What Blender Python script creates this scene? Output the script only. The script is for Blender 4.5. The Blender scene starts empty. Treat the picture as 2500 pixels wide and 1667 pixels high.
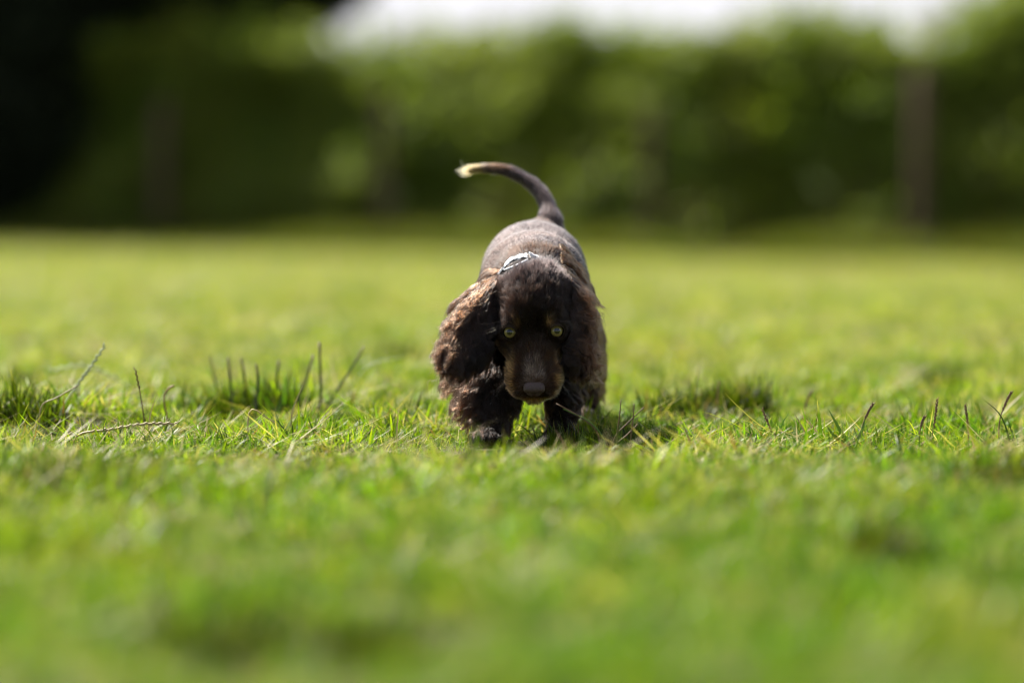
import bpy, math
import numpy as np
from mathutils import Vector, Matrix

rng = np.random.default_rng(7)
scene = bpy.context.scene
COL = scene.collection

# ------------------------------------------------------------------ camera
CAM_H, FPX, HOR = 0.29, 9375.0, 490.0         # metres, focal length and horizon row in pixels of the 2500 px photo
PITCH = math.atan((833.5 - HOR) / FPX)
cam_data = bpy.data.cameras.new("camera")
cam = bpy.data.objects.new("camera", cam_data)
COL.objects.link(cam)
cam.location = (0, 0, CAM_H)
cam.rotation_euler = (math.pi / 2 - PITCH, 0, 0)
cam_data.sensor_width = 36
cam_data.lens = 135
cam_data.clip_start = 0.05
cam_data.clip_end = 2000
cam_data.dof.use_dof = True
cam_data.dof.focus_distance = 4.70
cam_data.dof.aperture_fstop = 2.15
scene.camera = cam

# ------------------------------------------------------------------ light
SUN_EL, SUN_AZ = math.radians(52), math.radians(-45)     # azimuth from +Y towards +X
SUN_DIR = Vector((math.sin(SUN_AZ) * math.cos(SUN_EL), math.cos(SUN_AZ) * math.cos(SUN_EL), math.sin(SUN_EL)))
sun_data = bpy.data.lights.new("sun", 'SUN')
sun_data.energy = 5.0
sun_data.angle = math.radians(0.53)
sun_data.color = (1.0, 0.945, 0.86)
sun = bpy.data.objects.new("sun", sun_data)
COL.objects.link(sun)
sun.rotation_euler = SUN_DIR.to_track_quat('Z', 'Y').to_euler()

world = bpy.data.worlds.new("World")
scene.world = world
world.use_nodes = True
wn, wl = world.node_tree.nodes, world.node_tree.links
wn.clear()
w_out = wn.new('ShaderNodeOutputWorld')
w_bg = wn.new('ShaderNodeBackground')
w_bg.inputs['Strength'].default_value = 0.05
w_sky = wn.new('ShaderNodeTexSky')
w_sky.sky_type = 'NISHITA'
w_sky.sun_disc = False
w_sky.sun_elevation = SUN_EL
w_sky.sun_rotation = SUN_AZ
w_tc = wn.new('ShaderNodeTexCoord')
w_map = wn.new('ShaderNodeMapping')
w_map.inputs['Scale'].default_value = (1.0, 1.0, 2.2)
w_map.inputs['Location'].default_value = (15.6, 8.4, 0)
w_noise = wn.new('ShaderNodeTexNoise')
w_noise.inputs['Scale'].default_value = 1.7
w_noise.inputs['Detail'].default_value = 6
w_ramp = wn.new('ShaderNodeValToRGB')
w_ramp.color_ramp.elements[0].position = 0.48
w_ramp.color_ramp.elements[1].position = 0.62
w_mix = wn.new('ShaderNodeMixRGB')
w_mix.inputs['Color2'].default_value = (6.8, 6.7, 7.05, 1)
wl.new(w_tc.outputs['Generated'], w_map.inputs['Vector'])
wl.new(w_map.outputs['Vector'], w_noise.inputs['Vector'])
wl.new(w_noise.outputs['Fac'], w_ramp.inputs['Fac'])
wl.new(w_ramp.outputs['Color'], w_mix.inputs['Fac'])
wl.new(w_sky.outputs['Color'], w_mix.inputs['Color1'])
wl.new(w_mix.outputs['Color'], w_bg.inputs['Color'])
wl.new(w_bg.outputs['Background'], w_out.inputs['Surface'])

scene.view_settings.view_transform = 'Standard'
scene.view_settings.look = 'None'
scene.view_settings.exposure = 1.58
scene.view_settings.gamma = 1
scene.view_settings.use_curve_mapping = False
scene.render.film_transparent = False

cy = scene.cycles
cy.use_denoising = True
cy.filter_width = 1.2
cy.max_bounces = 8
cy.diffuse_bounces = 3
cy.glossy_bounces = 3
cy.transmission_bounces = 6
cy.transparent_max_bounces = 8
cy.sample_clamp_indirect = 6
cy.caustics_reflective = False
cy.caustics_refractive = False

# ------------------------------------------------------------------ helpers
CT, ST = math.cos(PITCH), math.sin(PITCH)


def at(px, py, Y):
    """world point at depth Y (metres in front of the camera) seen at photo pixel (px, py)"""
    a, b = (px - 1250.0) / FPX, (833.5 - py) / FPX
    t = Y / (CT + b * ST)
    return np.array([a * t, Y, CAM_H + t * (b * CT - ST)])


def ground_depth(py):
    return FPX * CAM_H / max(py - HOR, 1.0)


def _hash(ix, iy, iz, seed):
    h = (ix.astype(np.int64) * 374761393 + iy.astype(np.int64) * 668265263 + iz.astype(np.int64) * 2147483647 + seed * 974711) & 0xFFFFFFFF
    h = ((h ^ (h >> 13)) * 1274126177) & 0xFFFFFFFF
    return ((h ^ (h >> 16)) & 0xFFFF) / 65535.0


def vnoise(p, scale, seed=0):
    """value noise 0..1 at points p (N,3 or N,2)"""
    p = np.asarray(p, float)
    if p.shape[1] == 2:
        p = np.c_[p, np.zeros(len(p))]
    q = p * scale
    i = np.floor(q)
    f = q - i
    f = f * f * (3 - 2 * f)
    i = i.astype(np.int64)
    r = 0
    for dx in (0, 1):
        for dy in (0, 1):
            for dz in (0, 1):
                w = (f[:, 0] if dx else 1 - f[:, 0]) * (f[:, 1] if dy else 1 - f[:, 1]) * (f[:, 2] if dz else 1 - f[:, 2])
                r = r + w * _hash(i[:, 0] + dx, i[:, 1] + dy, i[:, 2] + dz, seed)
    return r


def tag(o, label=None, cat=None, group=None, kind=None):
    if label:
        o['label'] = label
    if cat:
        o['category'] = cat
    if group:
        o['group'] = group
    if kind:
        o['kind'] = kind
    return o


def link(o, parent=None):
    COL.objects.link(o)
    if parent is not None:
        o.parent = parent
    return o


def mesh_np(name, verts, faces, mat=None, smooth=False, colors=None):
    """faces: (N,3) or (N,4) int array; colors: per-vertex (N,3)"""
    me = bpy.data.meshes.new(name)
    verts = np.asarray(verts, np.float32)
    faces = np.asarray(faces, np.int32)
    n, k = faces.shape
    me.vertices.add(len(verts))
    me.vertices.foreach_set('co', verts.ravel())
    me.loops.add(n * k)
    me.loops.foreach_set('vertex_index', faces.ravel())
    me.polygons.add(n)
    me.polygons.foreach_set('loop_start', np.arange(0, n * k, k, dtype=np.int32))
    me.polygons.foreach_set('loop_total', np.full(n, k, np.int32))
    if smooth:
        me.polygons.foreach_set('use_smooth', np.ones(n, bool))
    if colors is not None:
        at_ = me.attributes.new('tint', 'FLOAT_COLOR', 'POINT')
        at_.data.foreach_set('color', np.c_[colors, np.ones(len(colors))].astype(np.float32).ravel())
    me.update(calc_edges=True)
    if mat:
        me.materials.append(mat)
    return me


def mesh_obj(name, verts, faces, mat, parent=None, smooth=False, colors=None):
    return link(bpy.data.objects.new(name, mesh_np(name, verts, faces, mat, smooth, colors)), parent)


def empty(name, loc):
    o = bpy.data.objects.new(name, None)
    o.empty_display_size = 0.1
    o.location = loc
    return link(o)


def tube(points, radii, n=7, cap=True):
    """verts, quad faces of a tube along points"""
    P = np.asarray(points, float)
    R = np.asarray(radii, float)
    m = len(P)
    T = np.gradient(P, axis=0)
    T /= np.linalg.norm(T, axis=1)[:, None] + 1e-12
    ref = np.array([0.31, 0.93, 0.17])
    V = []
    for i in range(m):
        a = np.cross(T[i], ref)
        a /= np.linalg.norm(a) + 1e-12
        b = np.cross(T[i], a)
        ang = np.arange(n) * 2 * math.pi / n
        V.append(P[i] + R[i] * (np.cos(ang)[:, None] * a + np.sin(ang)[:, None] * b))
    F = []
    for i in range(m - 1):
        for j in range(n):
            k = (j + 1) % n
            F.append((i * n + j, i * n + k, (i + 1) * n + k, (i + 1) * n + j))
    V = np.concatenate(V)
    if cap:
        c = len(V)
        V = np.concatenate([V, P[:1], P[-1:]])
        for j in range(n):
            k = (j + 1) % n
            F.append((j, c, c, k))
            F.append(((m - 1) * n + j, (m - 1) * n + k, c + 1, c + 1))
        F = [f if len(set(f)) == 4 else f for f in F]
    return V, np.array(F)


class Geo:
    """collects pieces of one mesh (triangles)"""
    def __init__(self):
        self.V, self.F, self.C, self.n = [], [], [], 0

    def add(self, V, F, c=None):
        V = np.asarray(V, float)
        F = np.asarray(F, int)
        if F.shape[1] == 4:
            A, B = F[:, [0, 1, 2]], F[:, [0, 2, 3]]
            F = np.concatenate([A, B])
            F = F[(F[:, 0] != F[:, 1]) & (F[:, 1] != F[:, 2]) & (F[:, 0] != F[:, 2])]
        self.V.append(V)
        self.F.append(F + self.n)
        if c is not None:
            c = np.asarray(c, float)
            self.C.append(np.tile(c, (len(V), 1)) if c.ndim == 1 else c)
        self.n += len(V)
        return self

    def obj(self, name, mat, parent=None, smooth=False, origin=(0, 0, 0)):
        V = np.concatenate(self.V) - np.asarray(origin, float)
        C = np.concatenate(self.C) if self.C else None
        return mesh_obj(name, V, np.concatenate(self.F), mat, parent, smooth, C)


def spline(ctrl, n):
    """Catmull-Rom through control points"""
    P = np.asarray(ctrl, float)
    P = np.concatenate([[2 * P[0] - P[1]], P, [2 * P[-1] - P[-2]]])
    out = []
    seg = len(P) - 3
    for u in np.linspace(0, seg - 1e-9, n):
        i = int(u)
        t = u - i
        a, b, c, d = P[i:i + 4]
        out.append(0.5 * ((2 * b) + (-a + c) * t + (2 * a - 5 * b + 4 * c - d) * t * t + (-a + 3 * b - 3 * c + d) * t ** 3))
    return np.array(out)


# ------------------------------------------------------------------ materials
def new_mat(name):
    m = bpy.data.materials.new(name)
    m.use_nodes = True
    nt = m.node_tree
    nt.nodes.clear()
    out = nt.nodes.new('ShaderNodeOutputMaterial')
    return m, nt, out


def leaf_material(name, rough=0.4, trans=0.45, spec=0.35, var=0.25, patch=None, trans_tint=(1.16, 1.3, 0.42)):
    """thin leaf: reflects and lets light through; colour from the 'tint' attribute, varied per instance and by noise"""
    m, nt, out = new_mat(name)
    N, L = nt.nodes, nt.links
    attr = N.new('ShaderNodeAttribute')
    attr.attribute_name = 'tint'
    info = N.new('ShaderNodeObjectInfo')
    hsv = N.new('ShaderNodeHueSaturation')
    mr = N.new('ShaderNodeMapRange')
    mr.inputs['To Min'].default_value = 1 - var
    mr.inputs['To Max'].default_value = 1 + var
    L.new(info.outputs['Random'], mr.inputs['Value'])
    geo = N.new('ShaderNodeNewGeometry')
    noise = N.new('ShaderNodeTexNoise')
    noise.inputs['Scale'].default_value = patch or 1.0
    noise.inputs['Detail'].default_value = 3
    L.new(geo.outputs['Position'], noise.inputs['Vector'])
    hmap = N.new('ShaderNodeMapRange')
    hmap.inputs['From Min'].default_value = 0.3
    hmap.inputs['From Max'].default_value = 0.7
    hmap.inputs['To Min'].default_value = 0.515
    hmap.inputs['To Max'].default_value = 0.485
    L.new(noise.outputs['Fac'], hmap.inputs['Value'])
    L.new(hmap.outputs['Result'], hsv.inputs['Hue'])
    L.new(mr.outputs['Result'], hsv.inputs['Value'])
    L.new(attr.outputs['Color'], hsv.inputs['Color'])
    bsdf = N.new('ShaderNodeBsdfPrincipled')
    bsdf.inputs['Roughness'].default_value = rough
    bsdf.inputs['Specular IOR Level'].default_value = spec
    L.new(hsv.outputs['Color'], bsdf.inputs['Base Color'])
    tr = N.new('ShaderNodeBsdfTranslucent')
    tm = N.new('ShaderNodeMixRGB')
    tm.blend_type = 'MULTIPLY'
    tm.inputs['Fac'].default_value = 1
    tm.inputs['Color2'].default_value = (*trans_tint, 1)
    L.new(hsv.outputs['Color'], tm.inputs['Color1'])
    L.new(tm.outputs['Color'], tr.inputs['Color'])
    mix = N.new('ShaderNodeMixShader')
    mix.inputs['Fac'].default_value = trans
    L.new(bsdf.outputs['BSDF'], mix.inputs[1])
    L.new(tr.outputs['BSDF'], mix.inputs[2])
    L.new(mix.outputs['Shader'], out.inputs['Surface'])
    return m


def noisy_material(name, c1, c2, scale, rough=0.8, bump=0.2, spec=0.3, detail=5, stretch=(1, 1, 1)):
    m, nt, out = new_mat(name)
    N, L = nt.nodes, nt.links
    tc = N.new('ShaderNodeTexCoord')
    mp = N.new('ShaderNodeMapping')
    mp.inputs['Scale'].default_value = stretch
    L.new(tc.outputs['Object'], mp.inputs['Vector'])
    noise = N.new('ShaderNodeTexNoise')
    noise.inputs['Scale'].default_value = scale
    noise.inputs['Detail'].default_value = detail
    L.new(mp.outputs['Vector'], noise.inputs['Vector'])
    ramp = N.new('ShaderNodeValToRGB')
    ramp.color_ramp.elements[0].position = 0.35
    ramp.color_ramp.elements[0].color = (*c1, 1)
    ramp.color_ramp.elements[1].position = 0.68
    ramp.color_ramp.elements[1].color = (*c2, 1)
    L.new(noise.outputs['Fac'], ramp.inputs['Fac'])
    bsdf = N.new('ShaderNodeBsdfPrincipled')
    bsdf.inputs['Roughness'].default_value = rough
    bsdf.inputs['Specular IOR Level'].default_value = spec
    L.new(ramp.outputs['Color'], bsdf.inputs['Base Color'])
    if bump:
        b = N.new('ShaderNodeBump')
        b.inputs['Strength'].default_value = bump
        b.inputs['Distance'].default_value = 0.01
        L.new(noise.outputs['Fac'], b.inputs['Height'])
        L.new(b.outputs['Normal'], bsdf.inputs['Normal'])
    L.new(bsdf.outputs['BSDF'], out.inputs['Surface'])
    return m


def hair_material(name, rough=0.3, radial=0.4, coat=0.0, ior=1.40):
    m, nt, out = new_mat(name)
    N, L = nt.nodes, nt.links
    h = N.new('ShaderNodeBsdfHairPrincipled')
    h.parametrization = 'COLOR'
    h.inputs['Roughness'].default_value = rough
    h.inputs['Radial Roughness'].default_value = radial
    h.inputs['Coat'].default_value = coat
    h.inputs['IOR'].default_value = ior
    if 'Random Roughness' in h.inputs:
        h.inputs['Random Roughness'].default_value = 0.2
    a = N.new('ShaderNodeAttribute')
    a.attribute_name = 'tint'
    L.new(a.outputs['Color'], h.inputs['Color'])
    L.new(h.outputs['BSDF'], out.inputs['Surface'])
    return m


M_GRASS = leaf_material('grass_blade', rough=0.42, trans=0.48, spec=0.22, var=0.28, patch=2.2)
M_STALK = leaf_material('grass_stalk_skin', rough=0.5, trans=0.12, spec=0.4, var=0.1, patch=8)
M_LEAF = leaf_material('hedge_leaf', rough=0.5, trans=0.58, spec=0.12, var=0.0, patch=1.3)
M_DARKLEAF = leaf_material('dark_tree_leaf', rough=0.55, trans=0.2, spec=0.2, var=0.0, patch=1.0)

def ground_material():
    """bare earth under the turf; beyond the hedge, the added rise in green"""
    m = noisy_material('lawn_soil', (0.030, 0.022, 0.012), (0.060, 0.058, 0.018), 14, rough=0.95, bump=0.5, detail=8)
    nt = m.node_tree
    N, L = nt.nodes, nt.links
    bs = [q for q in N if q.type == 'BSDF_PRINCIPLED'][0]
    ramp = [q for q in N if q.type == 'VALTORGB'][0]
    tc = [q for q in N if q.type == 'TEX_COORD'][0]
    sx = N.new('ShaderNodeSeparateXYZ')
    L.new(tc.outputs['Object'], sx.inputs['Vector'])
    mr = N.new('ShaderNodeMapRange')
    mr.inputs['From Min'].default_value = 34
    mr.inputs['From Max'].default_value = 37
    L.new(sx.outputs['Y'], mr.inputs['Value'])
    nz = N.new('ShaderNodeTexNoise')
    nz.inputs['Scale'].default_value = .8
    nz.inputs['Detail'].default_value = 8
    L.new(tc.outputs['Object'], nz.inputs['Vector'])
    r2 = N.new('ShaderNodeValToRGB')
    r2.color_ramp.elements[0].position = .35
    r2.color_ramp.elements[0].color = (.020, .034, .006, 1)
    r2.color_ramp.elements[1].position = .65
    r2.color_ramp.elements[1].color = (.050, .075, .010, 1)
    L.new(nz.outputs['Fac'], r2.inputs['Fac'])
    mx = N.new('ShaderNodeMixRGB')
    L.new(mr.outputs['Result'], mx.inputs['Fac'])
    L.new(ramp.outputs['Color'], mx.inputs['Color1'])
    L.new(r2.outputs['Color'], mx.inputs['Color2'])
    L.new(mx.outputs['Color'], bs.inputs['Base Color'])
    return m


M_SOIL = ground_material()
M_BARK = noisy_material('bark', (0.030, 0.022, 0.016), (0.085, 0.062, 0.045), 9, rough=0.9, bump=0.6, stretch=(3, 3, 0.5))
M_POST = noisy_material('weathered_timber', (0.068, 0.042, 0.024), (0.130, 0.080, 0.046), 18, rough=0.85, bump=0.4, stretch=(4, 4, 0.4))
M_TWIG = noisy_material('twig_bark', (0.070, 0.045, 0.028), (0.160, 0.105, 0.065), 12, rough=0.9, bump=0.2)

# ------------------------------------------------------------------ ground
HOLES = []        # (x, y, radius) of bare dips between the tufts


def hole(px, py, r, ry=None):
    Y = ground_depth(py)
    HOLES.append(((px - 1250) / FPX * Y, Y, r, ry or r))


hole(575, 1515, 0.060, 0.20)
hole(905, 1525, 0.042, 0.20)
hole(1765, 985, 0.045, 0.10)
hole(1690, 1000, 0.030, 0.06)
hole(2455, 1190, 0.050, 0.10)
hole(560, 1010, 0.055, 0.07)
hole(2130, 1400, 0.035, 0.05)
hole(1330, 1082, 0.06, 0.035)


def hole_field(x, y):
    h = np.zeros_like(x)
    for hx, hy, rx, ry in HOLES:
        h = np.maximum(h, np.exp(-(((x - hx) / rx) ** 2 + ((y - hy) / ry) ** 2)))
    return h


def ground_z(x, y):
    x = np.asarray(x, float)
    y = np.asarray(y, float)
    p = np.c_[x.ravel(), y.ravel()]
    n = (vnoise(p, 2.3, 3) - 0.5) * 0.022 + (vnoise(p, 7.0, 4) - 0.5) * 0.010
    n = n.reshape(x.shape)
    z = n * np.clip((60 - np.abs(y)) / 30, 0, 1)
    z = z * (1 - .85 * np.exp(-(((x - .03) / .28) ** 2 + ((y - 4.75) / .45) ** 2)))         # level where the puppy walks
    z = z - 0.03 * hole_field(x, y)
    z = z + 0.035 * np.exp(-(((x + 0.66) / 0.14) ** 2 + ((y - 5.15) / 0.2) ** 2))       # tussock at the left edge
    z = z - (0.17 + 0.018 * np.clip(x, -7, 7)) * np.clip((y - 12) / 18, 0, 1)           # the far lawn falls away, less so to the left
    z = z - 0.015 * np.clip((10 - y) / 3, 0, 1)
    e = np.clip((y - 38) / 24, 0, 1)
    z = z + 1.9 * e * e * (3 - 2 * e)                                                   # a bank added behind the hedge so its gaps show brighter green
    return z


def grid_axis(segs):
    a = []
    for lo, hi, st in segs:
        a.append(np.arange(lo, hi, st))
    return np.concatenate(a + [[segs[-1][1]]])


gx = grid_axis([(-500, -60, 110), (-60, -14, 4), (-14, -2, 0.5), (-2, 2, 0.02), (2, 14, 0.5), (14, 60, 4), (60, 500, 110)])
gy = grid_axis([(-40, 0, 8), (0, 1.6, 0.2), (1.6, 7.6, 0.02), (7.6, 16, 0.3), (16, 64, 1.0), (64, 204, 20), (204, 1004, 200)])
GX, GY = np.meshgrid(gx, gy)
GZ = ground_z(GX, GY)
nx, ny = len(gx), len(gy)
idx = np.arange(nx * ny).reshape(ny, nx)
gf = np.stack([idx[:-1, :-1], idx[:-1, 1:], idx[1:, 1:], idx[1:, :-1]], -1).reshape(-1, 4)
ground = mesh_obj('lawn_ground', np.c_[GX.ravel(), GY.ravel(), GZ.ravel()], gf, M_SOIL, smooth=True)
tag(ground, 'dark earth of the lawn under the mown grass', kind='structure')


# ------------------------------------------------------------------ foliage helpers
def leaf_cloud(P, size, col, droop=0.3, aspect=0.55, face=None, spread=.55):
    """one folded 4-vertex leaf (2 triangles) per point; returns V, F, C"""
    n = len(P)
    a = rng.normal(size=(n, 3))
    a[:, 2] -= droop
    a /= np.linalg.norm(a, axis=1)[:, None]
    r = rng.normal(size=(n, 3))
    r[:, 2] += 0.35
    if face is not None:                         # blades turned towards the light, as on the outside of a hedge
        nrm = np.asarray(face) + rng.normal(size=(n, 3)) * spread
        nrm /= np.linalg.norm(nrm, axis=1)[:, None]
        a = a - nrm * (a * nrm).sum(1, keepdims=True)
        a /= np.linalg.norm(a, axis=1)[:, None] + 1e-9
        r = nrm
    b = np.cross(a, r)
    b /= np.linalg.norm(b, axis=1)[:, None] + 1e-9
    c = np.cross(a, b)
    s = size * rng.uniform(0.6, 1.35, n)[:, None]
    v0 = P
    v1 = P + a * s * 0.5 + b * s * aspect * 0.5 + c * s * 0.08
    v2 = P + a * s
    v3 = P + a * s * 0.5 - b * s * aspect * 0.5 + c * s * 0.08
    V = np.stack([v0, v1, v2, v3], 1).reshape(-1, 3)
    i = np.arange(n)[:, None] * 4
    F = np.concatenate([i + np.array([0, 1, 2]), i + np.array([0, 2, 3])])
    return V, F, np.repeat(col, 4, axis=0)


def hedge_front(x):
    return 31.4 - 0.70 * np.clip(x, -9, 9)


def px_of(x, y):
    return 1250 + FPX * x / y


# hedge-top profile, photo pixel -> height of the solid top in metres
TOP_X = [-900, -200, 200, 500, 700, 880, 960, 1100, 1240, 1330, 1390, 1450, 1560, 1700, 1800, 1880, 1950, 2020, 2120, 2230, 2320, 2420, 2600, 3400]
TOP_Z = [1.60, 1.60, 1.60, 1.64, 1.62, 1.42, 1.45, 1.50, 1.55, 1.66, 1.72, 1.60, 1.58, 1.60, 1.56, 1.62, 1.70, 1.60, 1.60, 1.50, 1.64, 1.80, 1.90, 1.8]


def hedge_top(x):
    return .17 + np.interp(px_of(x, hedge_front(x)), TOP_X, TOP_Z)


def build_hedge():
    root = empty('hedge', (0, float(hedge_front(0.0)) + 0.6, float(ground_z(np.array([0.0]), np.array([32.0]))[0])))
    tag(root, 'long unclipped green hedge along the far edge of the lawn, sunlit on top', 'hedge')
    o = np.array(root.location)
    n = 400000
    x = rng.uniform(-13, 12, n)
    d = rng.beta(0.9, 1.3, n) * .85
    zz = rng.uniform(0.0, 1.0, n)
    bump = vnoise(np.c_[x, zz * 2.2], 1.4, 11) * 0.42 + vnoise(np.c_[x, zz * 2.2], 3.7, 12) * 0.16
    y = hedge_front(x) + d + bump - 0.15 - .50 * (1 - zz) ** 1.3
    top = hedge_top(x) * (0.93 + 0.12 * vnoise(np.c_[x, d], 3.0, 5))
    z = 0.03 + zz * top
    dens = 0.6 * vnoise(np.c_[x, y, z], 2.1, 21) + 0.4 * vnoise(np.c_[x, y, z], 5.0, 22)
    keep = (dens > 0.25) & ((zz > 0.12) | (rng.random(n) < 0.85))
    x, y, z, zz, d = x[keep], y[keep], z[keep], zz[keep], d[keep]
    # thin shoots above the top
    ns = 900
    sx = rng.uniform(-13, 12, ns)
    pts = []
    for q in range(ns):
        hgt = rng.uniform(0.05, 0.32) * (0.5 + vnoise(np.array([[sx[q], 0]]), 1.1, 33)[0])
        m = int(hgt * 70) + 2
        t = rng.random(m)
        lean = rng.normal(0, 0.15, 2)
        pts.append(np.c_[sx[q] + lean[0] * t + rng.normal(0, 0.03, m), np.full(m, hedge_front(sx[q]) + rng.uniform(0.15, 1.0)) + rng.normal(0, 0.03, m),
                         float(hedge_top(sx[q])) + t * hgt])
    S = np.concatenate(pts)
    P = np.concatenate([np.c_[x, y, z], S])
    P[:, 2] += ground_z(P[:, 0], P[:, 1])
    zz = np.concatenate([zz, np.ones(len(S))])
    k = rng.random(len(P))
    g = vnoise(P, 1.0, 31)
    base = np.array([0.200, 0.250, 0.040])
    fresh = np.array([0.23, 0.255, 0.018])
    w = np.clip(0.25 * k + 0.9 * (g - 0.45) + 0.55 * (zz - 0.72), 0, 1)[:, None]
    col = base * (1 - w) + fresh * w
    dry = (rng.random(len(P)) < 0.22 * np.clip(1 - zz * 2.0, 0, 1) + 0.01)[:, None]
    col = np.where(dry, np.array([0.16, 0.10, 0.045]), col) * rng.uniform(0.75, 1.25, len(P))[:, None]
    V, F, C = leaf_cloud(P, 0.085, col, face=np.array([-.38, -.62, .62]))
    f = mesh_obj('foliage', V - o, F, M_LEAF, root, colors=C)
    tag(f, kind='stuff')
    G = Geo()
    for q in range(220):
        bx = rng.uniform(-12.5, 11.5)
        by = float(hedge_front(bx)) + rng.uniform(0.15, 1.1)
        b = np.array([bx, by, float(ground_z(np.array([bx]), np.array([by]))[0]) - 0.03])
        h = rng.uniform(0.7, 1.4)
        ctrl = [b, b + [rng.normal(0, .07), rng.normal(0, .07), h * .5], b + [rng.normal(0, .16), rng.normal(0, .15), h]]
        G.add(*tube(spline(ctrl, 6), np.linspace(rng.uniform(.012, .022), .004, 6), 5))
    tag(G.obj('stem', M_TWIG, root, origin=o), kind='stuff')


build_hedge()


def build_post(px, top_py, w, label, inset=0.10):
    x0 = (px - 1250) / FPX * 31.5
    Y = float(hedge_front(x0)) - .32 + inset
    x = (px - 1250) / FPX * Y
    b = np.array([x, Y, float(ground_z(np.array([x]), np.array([Y]))[0])])
    top = at(px, top_py, Y)[2]
    h = top - b[2]
    root = bpy.data.objects.new('fence_post', None)
    # a round-cornered sawn post with a bevelled head, slightly out of plumb
    hw = w / 2
    ring = [(hw, hw * .7), (hw * .7, hw), (-hw * .7, hw), (-hw, hw * .7), (-hw, -hw * .7), (-hw * .7, -hw), (hw * .7, -hw), (hw, -hw * .7)]
    lev = [(-0.25, 1.0), (h * .25, 1.0), (h * .6, .98), (h - 0.03, .96), (h, .72)]
    lean = rng.normal(0, 0.012, 2)
    V = []
    for z, s in lev:
        for (a, c) in ring:
            V.append((a * s + lean[0] * z + rng.normal(0, .002), c * s + lean[1] * z + rng.normal(0, .002), z))
    F = []
    for i in range(len(lev) - 1):
        for j in range(8):
            k = (j + 1) % 8
            F.append((i * 8 + j, i * 8 + k, i * 8 + 8 + k, i * 8 + 8 + j))
    t = (len(lev) - 1) * 8
    V.append((lean[0] * h, lean[1] * h, h + .004))
    for j in range(8):
        k = (j + 1) % 8
        F.append((t + j, t + k, len(V) - 1, len(V) - 1))
    G = Geo().add(np.array(V), np.array(F))
    o = G.obj('fence_post', M_POST)
    o.location = b
    tag(o, label, 'fence post', 'timber posts along the hedge')


build_post(392, 250, 0.11, 'brown timber post in the shaded left part of the hedge under the dark tree')
build_post(940, 215, 0.09, 'dim brown timber post in the hedge below the pale sky gap left of the tail', -.10)
build_post(1590, 260, 0.09, 'faint timber post in the hedge just right of the puppy', -.10)
build_post(2243, 165, 0.11, 'tall reddish timber post at the right end of the hedge', -0.14)


def limb_tree(name, base, trunk_h, trunk_r, lobes, n_leaf, leaf, cols, mat, label, carve=0.42, lean=(0, 0)):
    """lobes: ellipsoids (cx, cy, cz, rx, ry, rz) in world metres"""
    base = np.array(base, float)
    root = empty(name, base)
    tag(root, label, 'tree')
    G = Geo()
    top = base + [lean[0], lean[1], trunk_h]
    ctrl = [base - [0, 0, .2], base + [lean[0] * .2, lean[1] * .2, trunk_h * .35], base + [lean[0] * .6, lean[1] * .6, trunk_h * .7], top]
    tp = spline(ctrl, 12)
    tr = np.linspace(trunk_r, trunk_r * .45, 12)
    tr[0] *= 1.35
    G.add(*tube(tp, tr, 10))
    tk = G.obj('trunk', M_BARK, root, smooth=True, origin=base)
    for (cx, cy_, cz, rx, ry, rz) in lobes:
        c = np.array([cx, cy_, cz])
        k = int(np.clip(np.argmin(np.linalg.norm(tp - c, axis=1)) - 2, 2, 10))
        G2 = Geo()
        mid = (tp[k] + c) / 2 + rng.normal(0, .15, 3) + [0, 0, .2]
        lp = spline([tp[k], mid, c], 8)
        G2.add(*tube(lp, np.linspace(tr[k] * .6, .02, 8), 7))
        for q in range(6):
            e = c + rng.normal(size=3) * np.array([rx, ry, rz]) * .5
            s = lp[rng.integers(3, 7)]
            G2.add(*tube(spline([s, (s + e) / 2 + rng.normal(0, .1, 3), e], 5), np.linspace(.03, .006, 5), 5))
        G2.obj('limb', M_BARK, root, smooth=True, origin=base)
    vol = np.array([l[3] * l[4] + l[3] * l[5] for l in lobes])
    cnt = (n_leaf * vol / vol.sum()).astype(int)
    P, R = [], []
    for l, m in zip(lobes, cnt):
        d = rng.normal(size=(m, 3))
        d /= np.linalg.norm(d, axis=1)[:, None]
        r = rng.uniform(0.0, 1, m) ** 0.42
        r = r * (0.82 + 0.36 * vnoise(d * 1.0 + 5 + l[0], 2.6, 41))
        P.append(np.array(l[:3]) + d * r[:, None] * np.array(l[3:]))
        R.append(r)
    P, R = np.concatenate(P), np.concatenate(R)
    dens = .6 * vnoise(P, 1.5, 51) + .4 * vnoise(P, 4.0, 52)
    keep = (dens > carve) & (P[:, 2] > base[2] + .12)
    P, R = P[keep], R[keep]
    w = np.clip(.5 * rng.random(len(P)) + .8 * (vnoise(P, 1.2, 53) - .35), 0, 1)[:, None]
    col = (np.array(cols[0]) * (1 - w) + np.array(cols[1]) * w) * rng.uniform(.8, 1.2, len(P))[:, None]
    V, F, C = leaf_cloud(P, leaf, col)
    tag(mesh_obj('crown', V - base, F, mat, root, colors=C), kind='stuff')
    return root


def gz(x, y):
    return float(ground_z(np.array([x]), np.array([y]))[0])


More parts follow.
